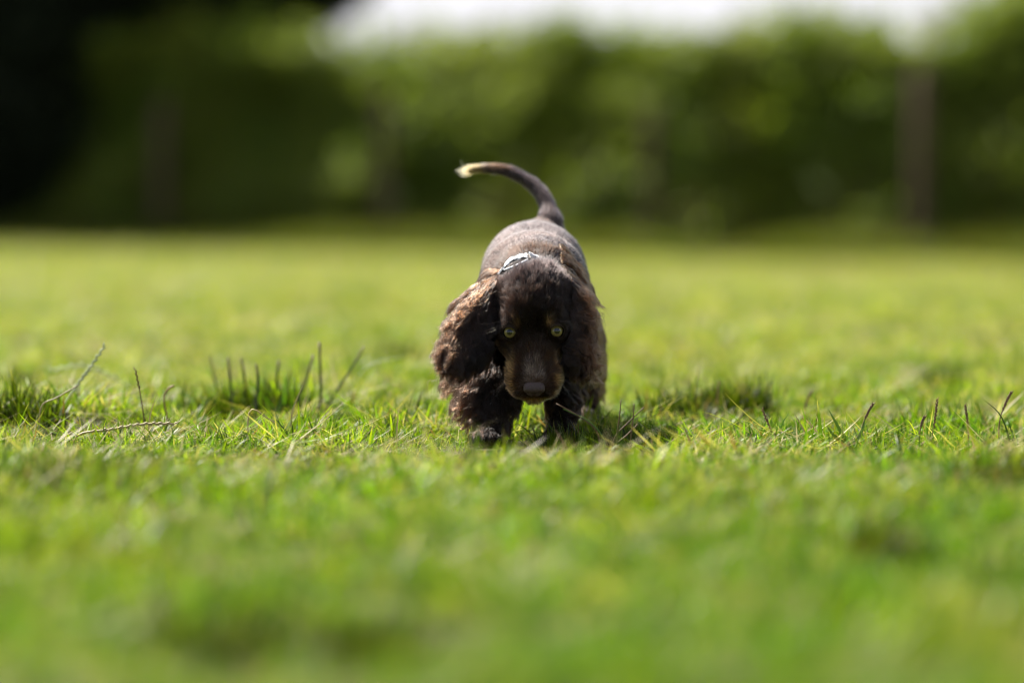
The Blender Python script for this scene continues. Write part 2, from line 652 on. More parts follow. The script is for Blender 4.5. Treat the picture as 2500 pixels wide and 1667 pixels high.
limb_tree('broad_tree', (-5.9, 36.6, gz(-5.9, 36.6)), 3.9, 0.28,
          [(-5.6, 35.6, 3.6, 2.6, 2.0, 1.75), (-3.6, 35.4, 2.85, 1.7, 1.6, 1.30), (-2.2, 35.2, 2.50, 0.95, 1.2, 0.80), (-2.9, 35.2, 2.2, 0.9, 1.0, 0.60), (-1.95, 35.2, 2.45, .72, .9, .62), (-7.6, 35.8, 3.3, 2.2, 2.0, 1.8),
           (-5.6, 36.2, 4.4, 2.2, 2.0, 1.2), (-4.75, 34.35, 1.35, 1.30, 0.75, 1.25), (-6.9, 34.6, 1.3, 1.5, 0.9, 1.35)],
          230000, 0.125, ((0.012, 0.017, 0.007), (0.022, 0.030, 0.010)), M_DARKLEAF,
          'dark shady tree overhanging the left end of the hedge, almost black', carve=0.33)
limb_tree('young_tree', (5.55, 31.2, gz(5.55, 31.2)), 2.6, 0.10,
          [(4.85, 31.0, 2.75, 1.05, 1.0, 1.25), (5.8, 31.2, 3.5, 1.3, 1.1, 1.3), (4.35, 30.4, 1.62, 0.75, 0.6, 0.50), (5.6, 30.6, 1.9, 1.0, 0.8, 0.8)],
          52000, 0.085, ((0.120, 0.160, 0.018), (0.210, 0.235, 0.020)), M_LEAF,
          'bright yellow green tree rising above the right end of the hedge', carve=0.36)

# ================================================================== the puppy
X0 = 0.028
BASE = np.array([X0, 4.93, -0.012])


def D(x, y, z):
    """dog coordinates (y = 0 at the eyes' depth 4.70 m) -> world"""
    return np.array([x, 4.70 + y, z])


HC = D(0.027, 0.047, 0.1655)                     # centre of the skull
HA = math.radians(53)
HFv = np.array([0, -math.cos(HA), -math.sin(HA)])   # towards the nose
HUv = np.array([0, -math.sin(HA), math.cos(HA)])    # out of the forehead
HXv = np.array([1.0, 0, 0])
HROT = np.stack([HXv, HFv, HUv], 1)              # columns


def H(x, f, u):
    return HC + HXv * x + HFv * f + HUv * u


PR = []      # (kind, data, k, group, op)


def cap(a, b, r1, r2, k=0.012, g='torso'):
    PR.append(('cap', (np.array(a, float), np.array(b, float), r1, r2), k, g, 1))


def ell(c, r, k=0.012, g='torso', rot=None, op=1):
    PR.append(('ell', (np.array(c, float), np.array(r, float), np.eye(3) if rot is None else np.asarray(rot, float)), k, g, op))


def axes(f, up=(0, 0, 1)):
    """rotation whose columns are side, forward f, up"""
    f = np.array(f, float)
    f /= np.linalg.norm(f)
    s = np.cross(f, up)
    s /= np.linalg.norm(s)
    return np.stack([s, f, np.cross(s, f)], 1)


# torso: rump, belly, ribs, chest
cap(D(.030, .375, .203), D(.029, .30, .196), .060, .063, .02)
cap(D(.029, .30, .194), D(.028, .20, .180), .063, .066, .02)
cap(D(.028, .20, .178), D(.028, .125, .158), .066, .060, .02)
ell(D(.028, .105, .138), (.055, .05, .058), .02)
ell(D(.028, .165, .222), (.030, .06, .022), .02)        # withers
# neck
cap(D(.028, .125, .178), H(0, -.012, -.008), .052, .043, .02, 'neck')
# tail
tail_px = [(1343, 548), (1337, 505), (1313, 463), (1277, 436), (1236, 417), (1203, 412), (1172, 412), (1145, 415)]
tail_Y = [5.085, 5.10, 5.115, 5.125, 5.13, 5.13, 5.13, 5.13]
TAIL = np.array([at(p[0], p[1], y) for p, y in zip(tail_px, tail_Y)])
TAIL_R = [.0122, .0100, .0085, .0076, .0067, .0059, .0050, .0036]
TS, TR = spline(TAIL, 30), np.interp(np.linspace(0, 1, 30), np.linspace(0, 1, 8), TAIL_R)
for i in range(29):
    cap(TS[i], TS[i + 1], TR[i], TR[i + 1], .002, 'tail')
cap(D(.034, .405, .232), TAIL[0], .022, .012, .02, 'torso')
# head
ell(H(0, -.002, 0), (.0455, .052, .041), .014, 'head', HROT)
ell(H(0, .024, .012), (.036, .034, .028), .014, 'head', HROT)             # forehead
for s in (-1, 1):
    ell(H(s * .027, .028, -.014), (.021, .036, .030), .012, 'head', HROT)    # cheek
    ell(H(s * .026, .043, .017), (.012, .014, .010), .010, 'head', HROT)     # brow
cap(H(0, .050, -.004), H(0, .112, -.010), .021, .0165, .012, 'muzzle')      # bridge
ell(H(0, .058, -.014), (.0350, .034, .024), .014, 'muzzle', HROT)
for s in (-1, 1):
    ell(H(s * .0157, .097, -.020), (.0180, .029, .021), .009, 'muzzle', HROT)   # flew
ell(H(0, .100, -.036), (.018, .026, .012), .008, 'muzzle', HROT)            # chin
ell(H(0, .121, -.006), (.0125, .011, .011), .006, 'muzzle', HROT)
# ears: flat leathers hanging from the side of the skull
EL0, EL1 = H(-.040, -.012, .004), at(1148, 864, 4.705)
ER0, ER1 = H(.042, -.012, .002), at(1402, 850, 4.715)
cap(EL0, (EL0 * .55 + EL1 * .45) + [-.006, .004, .010], .013, .013, .012, 'ear_l')
md = EL1 - EL0
ell(EL0 + md * .55 + [-.004, .004, .006], (.024, .062, .0085), .010, 'ear_l', axes(md, (-.35, -1, .25)))
md2 = ER1 - ER0
cap(ER0, (ER0 * .6 + ER1 * .4) + [.003, .003, 0], .013, .012, .012, 'ear_r')
ell(ER0 + md2 * .55 + [.002, .004, 0], (.020, .060, .009), .010, 'ear_r', axes(md2, (.75, -.7, .1)))


# legs
def leg(pts, rr, g, k=.012):
    for i in range(len(pts) - 1):
        cap(pts[i], pts[i + 1], rr[i], rr[i + 1], k, g)


FL = [D(-.018, .130, .155), D(-.028, .115, .105), D(-.028, .055, .058), D(-.029, .030, .008)]
FR = [D(.066, .135, .155), D(.074, .140, .105), D(.064, .095, .055), D(.060, .075, .008)]
leg(FL, [.036, .030, .021, .0155], 'foreleg')
leg(FR, [.032, .025, .016, .0145], 'foreleg')
HLg = [D(-.004, .365, .165), D(-.026, .325, .105), D(-.034, .405, .068), D(-.034, .375, .006)]
HRg = [D(.064, .365, .165), D(.090, .335, .105), D(.102, .420, .068), D(.102, .395, .006)]
leg(HLg, [.040, .028, .014, .013], 'hindleg')
leg(HRg, [.040, .028, .014, .013], 'hindleg')
for p in (FL[-1], FR[-1], HLg[-1], HRg[-1]):
    c = p + [0, -.012, -.006]
    ell(c, (.0165, .019, .0135), .008, 'paw')
    for j in range(4):
        t = (j - 1.5)
        ell(c + [t * .0085, -.015 + .003 * abs(t), -.003], (.0062, .0105, .0085), .003, 'paw')

GROUPS = ['torso', 'neck', 'tail', 'head', 'muzzle', 'ear_l', 'ear_r', 'foreleg', 'hindleg', 'paw']


def sdf_prim(kind, data, P):
    if kind == 'cap':
        a, b, r1, r2 = data
        ab = b - a
        pa = P - a
        t = np.clip(pa @ ab / (ab @ ab), 0, 1)
        return np.sqrt(((pa - t[..., None] * ab) ** 2).sum(-1)) - (r1 + (r2 - r1) * t)
    c, r, R = data
    q = (P - c) @ R
    k0 = np.sqrt(((q / r) ** 2).sum(-1))
    k1 = np.sqrt(((q / (r * r)) ** 2).sum(-1)) + 1e-9
    return k0 * (k0 - 1) / k1


def prim_box(kind, data, m):
    if kind == 'cap':
        a, b, r1, r2 = data
        r = max(r1, r2) + m
        return np.minimum(a, b) - r, np.maximum(a, b) + r
    c, r, R = data
    e = np.abs(R) @ r + m
    return c - e, c + e


VOX = 0.0021
lo, hi = D(-.15, -.10, -.026), D(.16, .50, .36)
dim = np.ceil((hi - lo) / VOX).astype(int)
field = np.full(dim, .05, np.float32)


def apply_prim(kind, data, k, op):
    b0, b1 = prim_box(kind, data, .014 + k)
    i0 = np.clip(np.floor((b0 - lo) / VOX).astype(int), 0, dim - 1)
    i1 = np.clip(np.ceil((b1 - lo) / VOX).astype(int) + 1, 1, dim)
    ax = [lo[q] + VOX * np.arange(i0[q], i1[q]) for q in range(3)]
    P = np.stack(np.meshgrid(*ax, indexing='ij'), -1)
    d = sdf_prim(kind, data, P).astype(np.float32)
    sl = tuple(slice(i0[q], i1[q]) for q in range(3))
    f = field[sl]
    if op == 1:
        h = np.maximum(k - np.abs(f - d), 0) / k
        field[sl] = np.minimum(f, d) - h * h * k * .25
    else:
        h = np.maximum(k - np.abs(f + d), 0) / k
        field[sl] = np.maximum(f, -d) + h * h * k * .25


for kind, data, k, g, op in PR:
    apply_prim(kind, data, k, op)


def sample_field(P):
    q = (np.asarray(P) - lo) / VOX
    i = np.clip(np.floor(q).astype(int), 0, dim - 2)
    f = q - i
    r = 0
    for dx in (0, 1):
        for dy in (0, 1):
            for dz in (0, 1):
                w = (f[..., 0] if dx else 1 - f[..., 0]) * (f[..., 1] if dy else 1 - f[..., 1]) * (f[..., 2] if dz else 1 - f[..., 2])
                r = r + w * field[i[..., 0] + dx, i[..., 1] + dy, i[..., 2] + dz]
    return r


def grad_field(P):
    e = VOX
    P = np.asarray(P, float)
    g = np.stack([sample_field(P + np.eye(3)[q] * e) - sample_field(P - np.eye(3)[q] * e) for q in range(3)], -1)
    return g / (np.linalg.norm(g, axis=-1, keepdims=True) + 1e-9)


CAMP = np.array([0, 0, CAM_H])


def ray_hit(px, py, y0=4.5, y1=5.3):
    a, b = at(px, py, y0), at(px, py, y1)
    t = np.linspace(0, 1, 1600)[:, None]
    P = a + (b - a) * t
    s = sample_field(P)
    k = np.argmax(s < 0)
    return P[k] if s[k] < 0 else None


# eyes: socket cut at the surface point the photo shows, lids as a rim round it
EYES = []
EYE_R = .0100
for px, py in ((1245, 811), (1359, 808)):
    p = ray_hit(px, py)
    side = -1 if px < 1300 else 1
    gaze = CAMP - p
    gaze /= np.linalg.norm(gaze)
    gaze = gaze + np.array([side * .16, 0, .02])
    gaze /= np.linalg.norm(gaze)
    c = p - gaze * .0066
    EYES.append((c, gaze, side, p))
    # lids: a swelling cut open by an almond-shaped socket
    ell(c + gaze * .001, (.0130, .0130, .0120), .006, 'head')
    apply_prim(*PR[-1][:3], 1)
    R = axes(gaze, (side * -.12, 0, 1))
    ell(c + gaze * .0075 - np.array([0, 0, .0011]), (.0094, .0095, .0072), .0014, 'head', R, -1)
    apply_prim(*PR[-1][:3], -1)
    PR.pop()
    ell(c, (EYE_R + .0003,) * 3, .001, 'head', None, -1)
    apply_prim(*PR[-1][:3], -1)
    PR.pop()


def surface_nets(f):
    s = f < 0
    c = np.zeros(np.array(f.shape) - 1, int)
    for dx in (0, 1):
        for dy in (0, 1):
            for dz in (0, 1):
                c += s[dx:f.shape[0] - 1 + dx, dy:f.shape[1] - 1 + dy, dz:f.shape[2] - 1 + dz]
    act = (c > 0) & (c < 8)
    ids = np.full(act.shape, -1, np.int64)
    cells = np.argwhere(act)
    ids[act] = np.arange(len(cells))
    acc = np.zeros((len(cells), 3))
    num = np.zeros(len(cells))
    corners = [(a, b, d) for a in (0, 1) for b in (0, 1) for d in (0, 1)]
    for A in corners:
        for ax in range(3):
            if A[ax]:
                continue
            B = list(A)
            B[ax] = 1
            fa = f[cells[:, 0] + A[0], cells[:, 1] + A[1], cells[:, 2] + A[2]]
            fb = f[cells[:, 0] + B[0], cells[:, 1] + B[1], cells[:, 2] + B[2]]
            m = (fa < 0) != (fb < 0)
            t = np.where(m, fa / np.where(m, fa - fb, 1), 0)
            p = np.tile(np.array(A, float), (len(cells), 1))
            p[:, ax] += t
            acc += p * m[:, None]
            num += m
    V = cells + acc / num[:, None]
    F = []
    for ax in range(3):
        o1, o2 = [(1, 2), (2, 0), (0, 1)][ax]
        sl0 = [slice(None)] * 3
        sl1 = [slice(None)] * 3
        sl0[ax] = slice(0, -1)
        sl1[ax] = slice(1, None)
        e = s[tuple(sl0)] != s[tuple(sl1)]
        q = np.argwhere(e)
        q = q[(q[:, o1] > 0) & (q[:, o2] > 0) & (q[:, o1] < act.shape[o1]) & (q[:, o2] < act.shape[o2])]
        flip = s[tuple(q.T)]
        d1 = np.zeros(3, int)
        d1[o1] = 1
        d2 = np.zeros(3, int)
        d2[o2] = 1
        a, b, c_, d_ = (ids[tuple((q - x).T)] for x in (d1 + d2, d2, 0 * d1, d1))
        quad = np.stack([a, b, c_, d_], 1)
        quad[~flip] = quad[~flip][:, ::-1]
        F.append(quad)
    return V, np.concatenate(F)


BV, BF = surface_nets(field)
BV = lo + BV * VOX
for _ in range(2):       # light relaxation along the field
    d = sample_field(BV)
    BV = BV - grad_field(BV) * d[:, None] * .8

dist = np.full((len(GROUPS), len(BV)), 9.0, np.float32)
for kind, data, k, g, op in PR:
    if op == 1:
        gi = GROUPS.index(g)
        dist[gi] = np.minimum(dist[gi], sdf_prim(kind, data, BV))
REG = np.argmin(dist, 0)
BN = grad_field(BV)

DARK = np.array([0.0070, 0.0038, 0.0026])
SHEEN = np.array([0.050, 0.038, 0.037])  # grey-lilac sheen of the lit back and crown, put into the coat colour
BROWN = np.array([0.052, 0.024, 0.0115])
TAN = np.array([0.46, 0.27, 0.105])
GOLD = np.array([0.11, 0.055, 0.022])
PALE = np.array([0.17, 0.12, 0.050])


def lerp(a, b, w):
    w = np.clip(w, 0, 1)[:, None]
    return a * (1 - w) + b * w


def head_coords(P):
    q = np.asarray(P) - HC
    return q @ HXv, q @ HFv, q @ HUv


def coat_colour(P, R):
    """coat colours with painted sheen: dark chocolate, tan points on muzzle, brows, pale tail tip"""
    n = len(P)
    c = np.tile(DARK, (n, 1))
    body = (R == 0) | (R == 1) | (R == 2)
    c[body] = DARK * 1.35
    sheen_var = vnoise(P, 22, 63) * .7 + vnoise(P, 60, 64) * .3
    c = lerp(c, SHEEN, ((R == 0) | (R == 2)) * np.clip((P[:, 2] - .17) / .05, 0, 1) * np.clip(.6 + sheen_var * .8, 0, 1) * np.clip((P[:, 1] - 4.80) / .05, .1, 1))
    x, f, u = head_coords(P)
    hd = (R == 3) | (R == 4)
    c = lerp(c, BROWN * 1.1, hd * (.04 + .40 * np.clip((f - .06) / .03, 0, 1)) * np.clip(.3 + vnoise(P, 90, 67), 0, 1.2))
    crown_sheen = hd * np.clip((.012 - f) / .03, 0, 1) * np.clip((u - .012) / .02, 0, 1)
    c = lerp(c, SHEEN * .9, crown_sheen * .55)  # sheen on top of the head painted into the hair
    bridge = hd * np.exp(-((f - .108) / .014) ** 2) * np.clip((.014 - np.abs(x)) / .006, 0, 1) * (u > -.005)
    c = lerp(c, np.array([.28, .215, .17]), bridge * .5 * np.clip(.2 + 1.1 * vnoise(P, 200, 69), 0, 1))  # pale sheen above the nose, carried by the hair colour
    c = lerp(c, np.array([.080, .053, .037]), hd * np.clip((f - .072) / .02, 0, 1) * np.clip(-.6 + 1.6 * vnoise(P, 150, 68), 0, 1) * .3)
    muz = np.clip((np.abs(x) - .021) / .009, 0, 1) * np.clip((f - .068) / .018, 0, 1) * hd
    patch = -.45 + 1.9 * vnoise(P, 210, 61)
    c = lerp(c, TAN * .85, muz * np.clip(patch, 0, 1) * .85)
    chin = hd * np.clip((f - .085) / .02, 0, 1) * np.clip((-.022 - u) / .01, 0, 1)
    c = lerp(c, TAN * .8, chin * .7)
    for e, g_, s_, p_ in EYES:
        b = p_ + np.array([-s_ * .009, 0, .010])
        c = lerp(c, TAN * .8, hd * .9 * np.exp(-(((P - b) ** 2).sum(1) / .0045 ** 2)))
    tl = (R == 2)
    s = (TAIL[-1][0] + .034 - P[:, 0]) / .012
    c = lerp(c, PALE, tl * np.clip(s - .6, 0, 1))
    s2 = (TAIL[4][0] + .02 - P[:, 0]) / .04
    c = lerp(c, GOLD, tl * np.clip(s2, 0, .6) * (P[:, 2] > .330) * (s < .6))
    return c


puppy = empty('puppy', BASE)
tag(puppy, 'dark brown long eared spaniel puppy walking towards the camera with head lowered and tail raised', 'dog')


def skin_material():
    m, nt, out = new_mat('puppy_skin')
    N, L = nt.nodes, nt.links
    a = N.new('ShaderNodeAttribute')
    a.attribute_name = 'tint'
    tc = N.new('ShaderNodeTexCoord')
    noise = N.new('ShaderNodeTexNoise')
    noise.inputs['Scale'].default_value = 260
    noise.inputs['Detail'].default_value = 3
    L.new(tc.outputs['Object'], noise.inputs['Vector'])
    b = N.new('ShaderNodeBump')
    b.inputs['Strength'].default_value = .3
    b.inputs['Distance'].default_value = .001
    L.new(noise.outputs['Fac'], b.inputs['Height'])
    p = N.new('ShaderNodeBsdfPrincipled')
    p.inputs['Roughness'].default_value = .75
    p.inputs['Specular IOR Level'].default_value = .12
    L.new(a.outputs['Color'], p.inputs['Base Color'])
    L.new(b.outputs['Normal'], p.inputs['Normal'])
    L.new(p.outputs['BSDF'], out.inputs['Surface'])
    return m


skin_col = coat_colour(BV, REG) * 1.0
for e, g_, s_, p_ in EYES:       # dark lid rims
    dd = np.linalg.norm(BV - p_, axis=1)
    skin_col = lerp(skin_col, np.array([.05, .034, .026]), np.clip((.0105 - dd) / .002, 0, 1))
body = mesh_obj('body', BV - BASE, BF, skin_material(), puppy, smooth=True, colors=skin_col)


# ---- eyes
def eye_material():
    m, nt, out = new_mat('puppy_eye')
    N, L = nt.nodes, nt.links
    a = N.new('ShaderNodeAttribute')
    a.attribute_name = 'tint'
    p = N.new('ShaderNodeBsdfPrincipled')
    p.inputs['Roughness'].default_value = .04
    p.inputs['Specular IOR Level'].default_value = .35
    p.inputs['Coat Weight'].default_value = .8
    p.inputs['Coat Roughness'].default_value = .02
    tc = N.new('ShaderNodeTexCoord')
    noise = N.new('ShaderNodeTexNoise')
    noise.inputs['Scale'].default_value = 900
    L.new(tc.outputs['Object'], noise.inputs['Vector'])
    mx = N.new('ShaderNodeMixRGB')
    mx.blend_type = 'MULTIPLY'
    mx.inputs['Fac'].default_value = .5
    L.new(a.outputs['Color'], mx.inputs['Color1'])
    L.new(noise.outputs['Fac'], mx.inputs['Color2'])
    L.new(mx.outputs['Color'], p.inputs['Base Color'])
    L.new(p.outputs['BSDF'], out.inputs['Surface'])
    return m


M_EYE = eye_material()
for c, g_, s_, p_ in EYES:
    nth, nph = 40, 48
    th = np.linspace(0, math.pi, nth)
    V, C = [], []
    R = axes(g_)
    for t in th:
        bulge = 1 + .06 * math.exp(-(t / .45) ** 2)          # cornea
        for j in range(nph):
            ph = 2 * math.pi * j / nph
            d = R[:, 1] * math.cos(t) + math.sin(t) * (R[:, 0] * math.cos(ph) + R[:, 2] * math.sin(ph))
            V.append(c + d * EYE_R * bulge)
            r = math.sin(t) * EYE_R if t < 1.57 else 9
            if r < .0036:
                col = (.003, .003, .003)
            elif r < .0074:
                w = (r - .0036) / .0038
                col = (.21 + .10 * w, .17 + .075 * w, .055 + .018 * w)
                if w > .82:
                    col = (.07, .06, .03)
            elif r < .0083:
                col = (.012, .009, .007)
            else:
                col = (.10, .07, .055)
            C.append(col)
    F = []
    for i in range(nth - 1):
        for j in range(nph):
            k = (j + 1) % nph
            F.append((i * nph + j, (i + 1) * nph + j, (i + 1) * nph + k, i * nph + k))
    mesh_obj('eye', np.array(V) - BASE, np.array(F), M_EYE, puppy, smooth=True, colors=np.array(C))


# ---- nose leather
def build_nose():
    c = H(0, .1275, -.004)
    n = 30
    m = 44
    R = HROT
    V, F = [], []
    for i in range(n):
        t = math.pi * i / (n - 1)
        for j in range(m):
            p = 2 * math.pi * j / m
            d = np.array([math.sin(t) * math.cos(p), math.cos(t), math.sin(t) * math.sin(p)])
            # broad rounded block: squarish from the front, narrower below
            q = np.sign(d) * np.abs(d) ** .78
            w = .0132 * (1 - .18 * max(0, -q[2]))
            x, f, u = q[0] * w, q[1] * .0088, q[2] * .0092
            for s in (-1, 1):       # nostrils and the groove between them
                e = ((x - s * .0066) / .0030) ** 2 + ((u + .0018) / .0028) ** 2
                if f > 0:
                    f -= .0052 * math.exp(-e)
                e2 = ((x - s * .0112) / .003) ** 2 + ((u + .0040) / .0016) ** 2
                if f > -.002:
                    f -= .003 * math.exp(-e2)
            if f > 0:
                f -= .0014 * math.exp(-(x / .0009) ** 2) * (u < .004)
            V.append(c + R @ np.array([x, f, u]))
    for i in range(n - 1):
        for j in range(m):
            k = (j + 1) % m
            F.append((i * m + j, (i + 1) * m + j, (i + 1) * m + k, i * m + k))
    mat = noisy_material('nose_leather', (.040, .024, .020), (.075, .048, .040), 700, rough=.50, bump=.25, spec=.35)
    mesh_obj('nose', np.array(V) - BASE, np.array(F), mat, puppy, smooth=True)


build_nose()


# ---- collar: a loose printed band standing up behind the head
def collar_material():
    m, nt, out = new_mat('printed_webbing')
    N, L = nt.nodes, nt.links
    tc = N.new('ShaderNodeTexCoord')
    v = N.new('ShaderNodeTexNoise')
    v.inputs['Scale'].default_value = 240
    v.inputs['Detail'].default_value = 2
    L.new(tc.outputs['Object'], v.inputs['Vector'])
    r = N.new('ShaderNodeValToRGB')
    r.color_ramp.interpolation = 'CONSTANT'
    r.color_ramp.elements[0].color = (.02, .02, .024, 1)
    r.color_ramp.elements[1].position = .47
    r.color_ramp.elements[1].color = (.72, .72, .74, 1)
    L.new(v.outputs['Fac'], r.inputs['Fac'])
    p = N.new('ShaderNodeBsdfPrincipled')
    p.inputs['Roughness'].default_value = .6
    L.new(r.outputs['Color'], p.inputs['Base Color'])
    L.new(p.outputs['BSDF'], out.inputs['Surface'])
    return m


def strip(path, across, thick):
    """band with thickness: path points (N,3), across vectors (N,3) full width, thick metres"""
    P = np.asarray(path)
    A = np.asarray(across)
    T = np.gradient(P, axis=0)
    T /= np.linalg.norm(T, axis=1)[:, None]
    Nn = np.cross(T, A)
    Nn /= np.linalg.norm(Nn, axis=1)[:, None]
    V = []
    for i in range(len(P)):
        for sa, sn in ((-.5, -.5), (.5, -.5), (.5, .5), (-.5, .5)):
            V.append(P[i] + A[i] * sa + Nn[i] * sn * thick)
    F = []
    for i in range(len(P) - 1):
        for j in range(4):
            k = (j + 1) % 4
            F.append((i * 4 + j, i * 4 + k, i * 4 + 4 + k, i * 4 + 4 + j))
    F += [(0, 1, 2, 3), (len(V) - 1, len(V) - 2, len(V) - 3, len(V) - 4)]
    return np.array(V), np.array(F)


COLLAR = []


def build_collar():
    m = collar_material()
    Yc = 4.757
    rear = spline([at(1229, 657, Yc), at(1236, 645, Yc + .004), at(1249, 634, Yc + .008), at(1266, 628, Yc + .008), at(1280, 625, Yc + .004), at(1288, 624, Yc)], 24)
    ac = np.array([at(1260, 640, Yc - .006) - at(1258, 627, Yc + .006)] * 24) * .80
    w = np.interp(np.linspace(0, 1, 24), [0, .3, 1], [.55, 1.0, 1.1])
    o = mesh_obj('collar', *strip(rear - BASE, ac * w[:, None], .0012), m, puppy)
    tag(o, 'white collar band with black print standing up behind the head')
    front = spline([at(1231, 660, Yc - .010), at(1260, 648, Yc - .014), at(1289, 634, Yc - .008)], 14)
    mm, nt, out = new_mat('pale_piping')
    p = nt.nodes.new('ShaderNodeBsdfPrincipled')
    p.inputs['Base Color'].default_value = (.70, .70, .72, 1)
    p.inputs['Roughness'].default_value = .5
    nt.links.new(p.outputs['BSDF'], out.inputs['Surface'])
    e = mesh_obj('collar_edge', *tube(front - BASE, np.full(14, .0013), 6), mm, o)
    # the rest of the band runs round the neck under the coat
    COLLAR.extend([rear, front])
    a0 = at(1224, 659, Yc)
    a1 = at(1293, 621, Yc)
    c = D(.028, .105, .165)
    ring = spline([a1, c + [.050, .0, .030], c + [.056, -.004, -.012], c + [.03, -.008, -.056], c + [-.02, -.008, -.056], c + [-.054, -.004, -.012], c + [-.046, 0, .030], a0], 40)
    tg = np.gradient(ring, axis=0)
    acr = np.cross(tg, ring - c)
    acr = acr / np.linalg.norm(acr, axis=1)[:, None] * .012
    mesh_obj('band', *strip(ring - BASE, acr, .0015), m, o)


build_collar()

# ------------------------------------------------------------------ hair
tri = np.concatenate([BF[:, [0, 1, 2]], BF[:, [0, 2, 3]]])
e1 = BV[tri[:, 1]] - BV[tri[:, 0]]
e2 = BV[tri[:, 2]] - BV[tri[:, 0]]
tri_area = .5 * np.linalg.norm(np.cross(e1, e2), axis=1)
tri_reg = REG[tri[:, 0]]
tri_c = BV[tri].mean(1)


def scatter(weight, n):
    w = tri_area * weight
    k = rng.choice(len(tri), n, p=w / w.sum())
    a, b = rng.random(n), rng.random(n)
    f = a + b > 1
    a[f], b[f] = 1 - a[f], 1 - b[f]
    P = BV[tri[k, 0]] * (1 - a - b)[:, None] + BV[tri[k, 1]] * a[:, None] + BV[tri[k, 2]] * b[:, None]
    return P, grad_field(P), tri_reg[k]


def unit(v):
    return v / (np.linalg.norm(v, axis=-1, keepdims=True) + 1e-12)


def make_curves(name, pts, col, rad_root, rad_tip, mat, parent):
    """pts (N,m,3) world; col (N,3)"""
    n, m, _ = pts.shape
    cu = bpy.data.hair_curves.new(name)
    cu.add_curves([m] * n)
    cu.position_data.foreach_set('vector', (pts - BASE).astype(np.float32).ravel())
    t = np.linspace(0, 1, m)
    rr = (rad_root * (1 - t) + rad_tip * t)[None, :] * rng.uniform(.75, 1.25, (n, 1))
    ra = cu.attributes.get('radius') or cu.attributes.new('radius', 'FLOAT', 'POINT')
    ra.data.foreach_set('value', rr.astype(np.float32).ravel())
    ca = cu.attributes.new('tint', 'FLOAT_COLOR', 'CURVE')
    ca.data.foreach_set('color', np.c_[col, np.ones(n)].astype(np.float32).ravel())
    cu.materials.append(mat)
    o = link(bpy.data.objects.new(name, cu), parent)
    tag(o, kind='stuff')
    return o


def flow_dir(P, N, R):
    """lie of the short coat"""
    d = np.zeros_like(P)
    x, f, u = head_coords(P)
    g = lambda *q: np.isin(R, [GROUPS.index(k) for k in q])
    hm = g('head', 'muzzle', 'ear_l', 'ear_r')
    nose = H(0, .125, .004)
    away = unit(P - nose)
    back = unit(-HFv + np.sign(x)[:, None] * HXv * .35 * np.clip(np.abs(x) / .03, 0, 1)[:, None] - HUv * .15)
    w = np.clip((f - .03) / .06, 0, 1)[:, None]
    d[hm] = (away * w + back * (1 - w))[hm]
    bd = g('torso', 'neck')
    side = np.clip((.23 - P[:, 2]) / .08, 0, 1)[:, None]
    d[bd] = (np.array([0, 1, 0.0]) * (1 - .55 * side) + np.array([0, 0, -1.0]) * side * .8)[bd]
    lg = g('foreleg', 'hindleg', 'paw')
    d[lg] = np.array([0, .25, -1.0])
    tl = np.where(g('tail'))[0]
    if len(tl):
        tp = spline(TAIL, 60)
        tt = np.gradient(tp, axis=0)
        j = np.argmin(((P[tl][:, None, :] - tp[None]) ** 2).sum(-1), 1)
        d[tl] = unit(tt[j])
    d = d - N * (d * N).sum(1, keepdims=True)
    return unit(d)


def eye_clear(P, r):
    ok = np.ones(len(P), bool)
    for c, g_, s_, p_ in EYES:
        v = P - c
        ax = v @ g_
        rad = np.linalg.norm(v - ax[:, None] * g_, axis=1)
        ok &= ~((rad < r) & (ax > -.01) & (ax < .03))
    return ok


def nose_clear(P):
    x, f, u = head_coords(P)
    return ~((np.abs(x) < .0125) & (f > .1235) & (u > -.014))


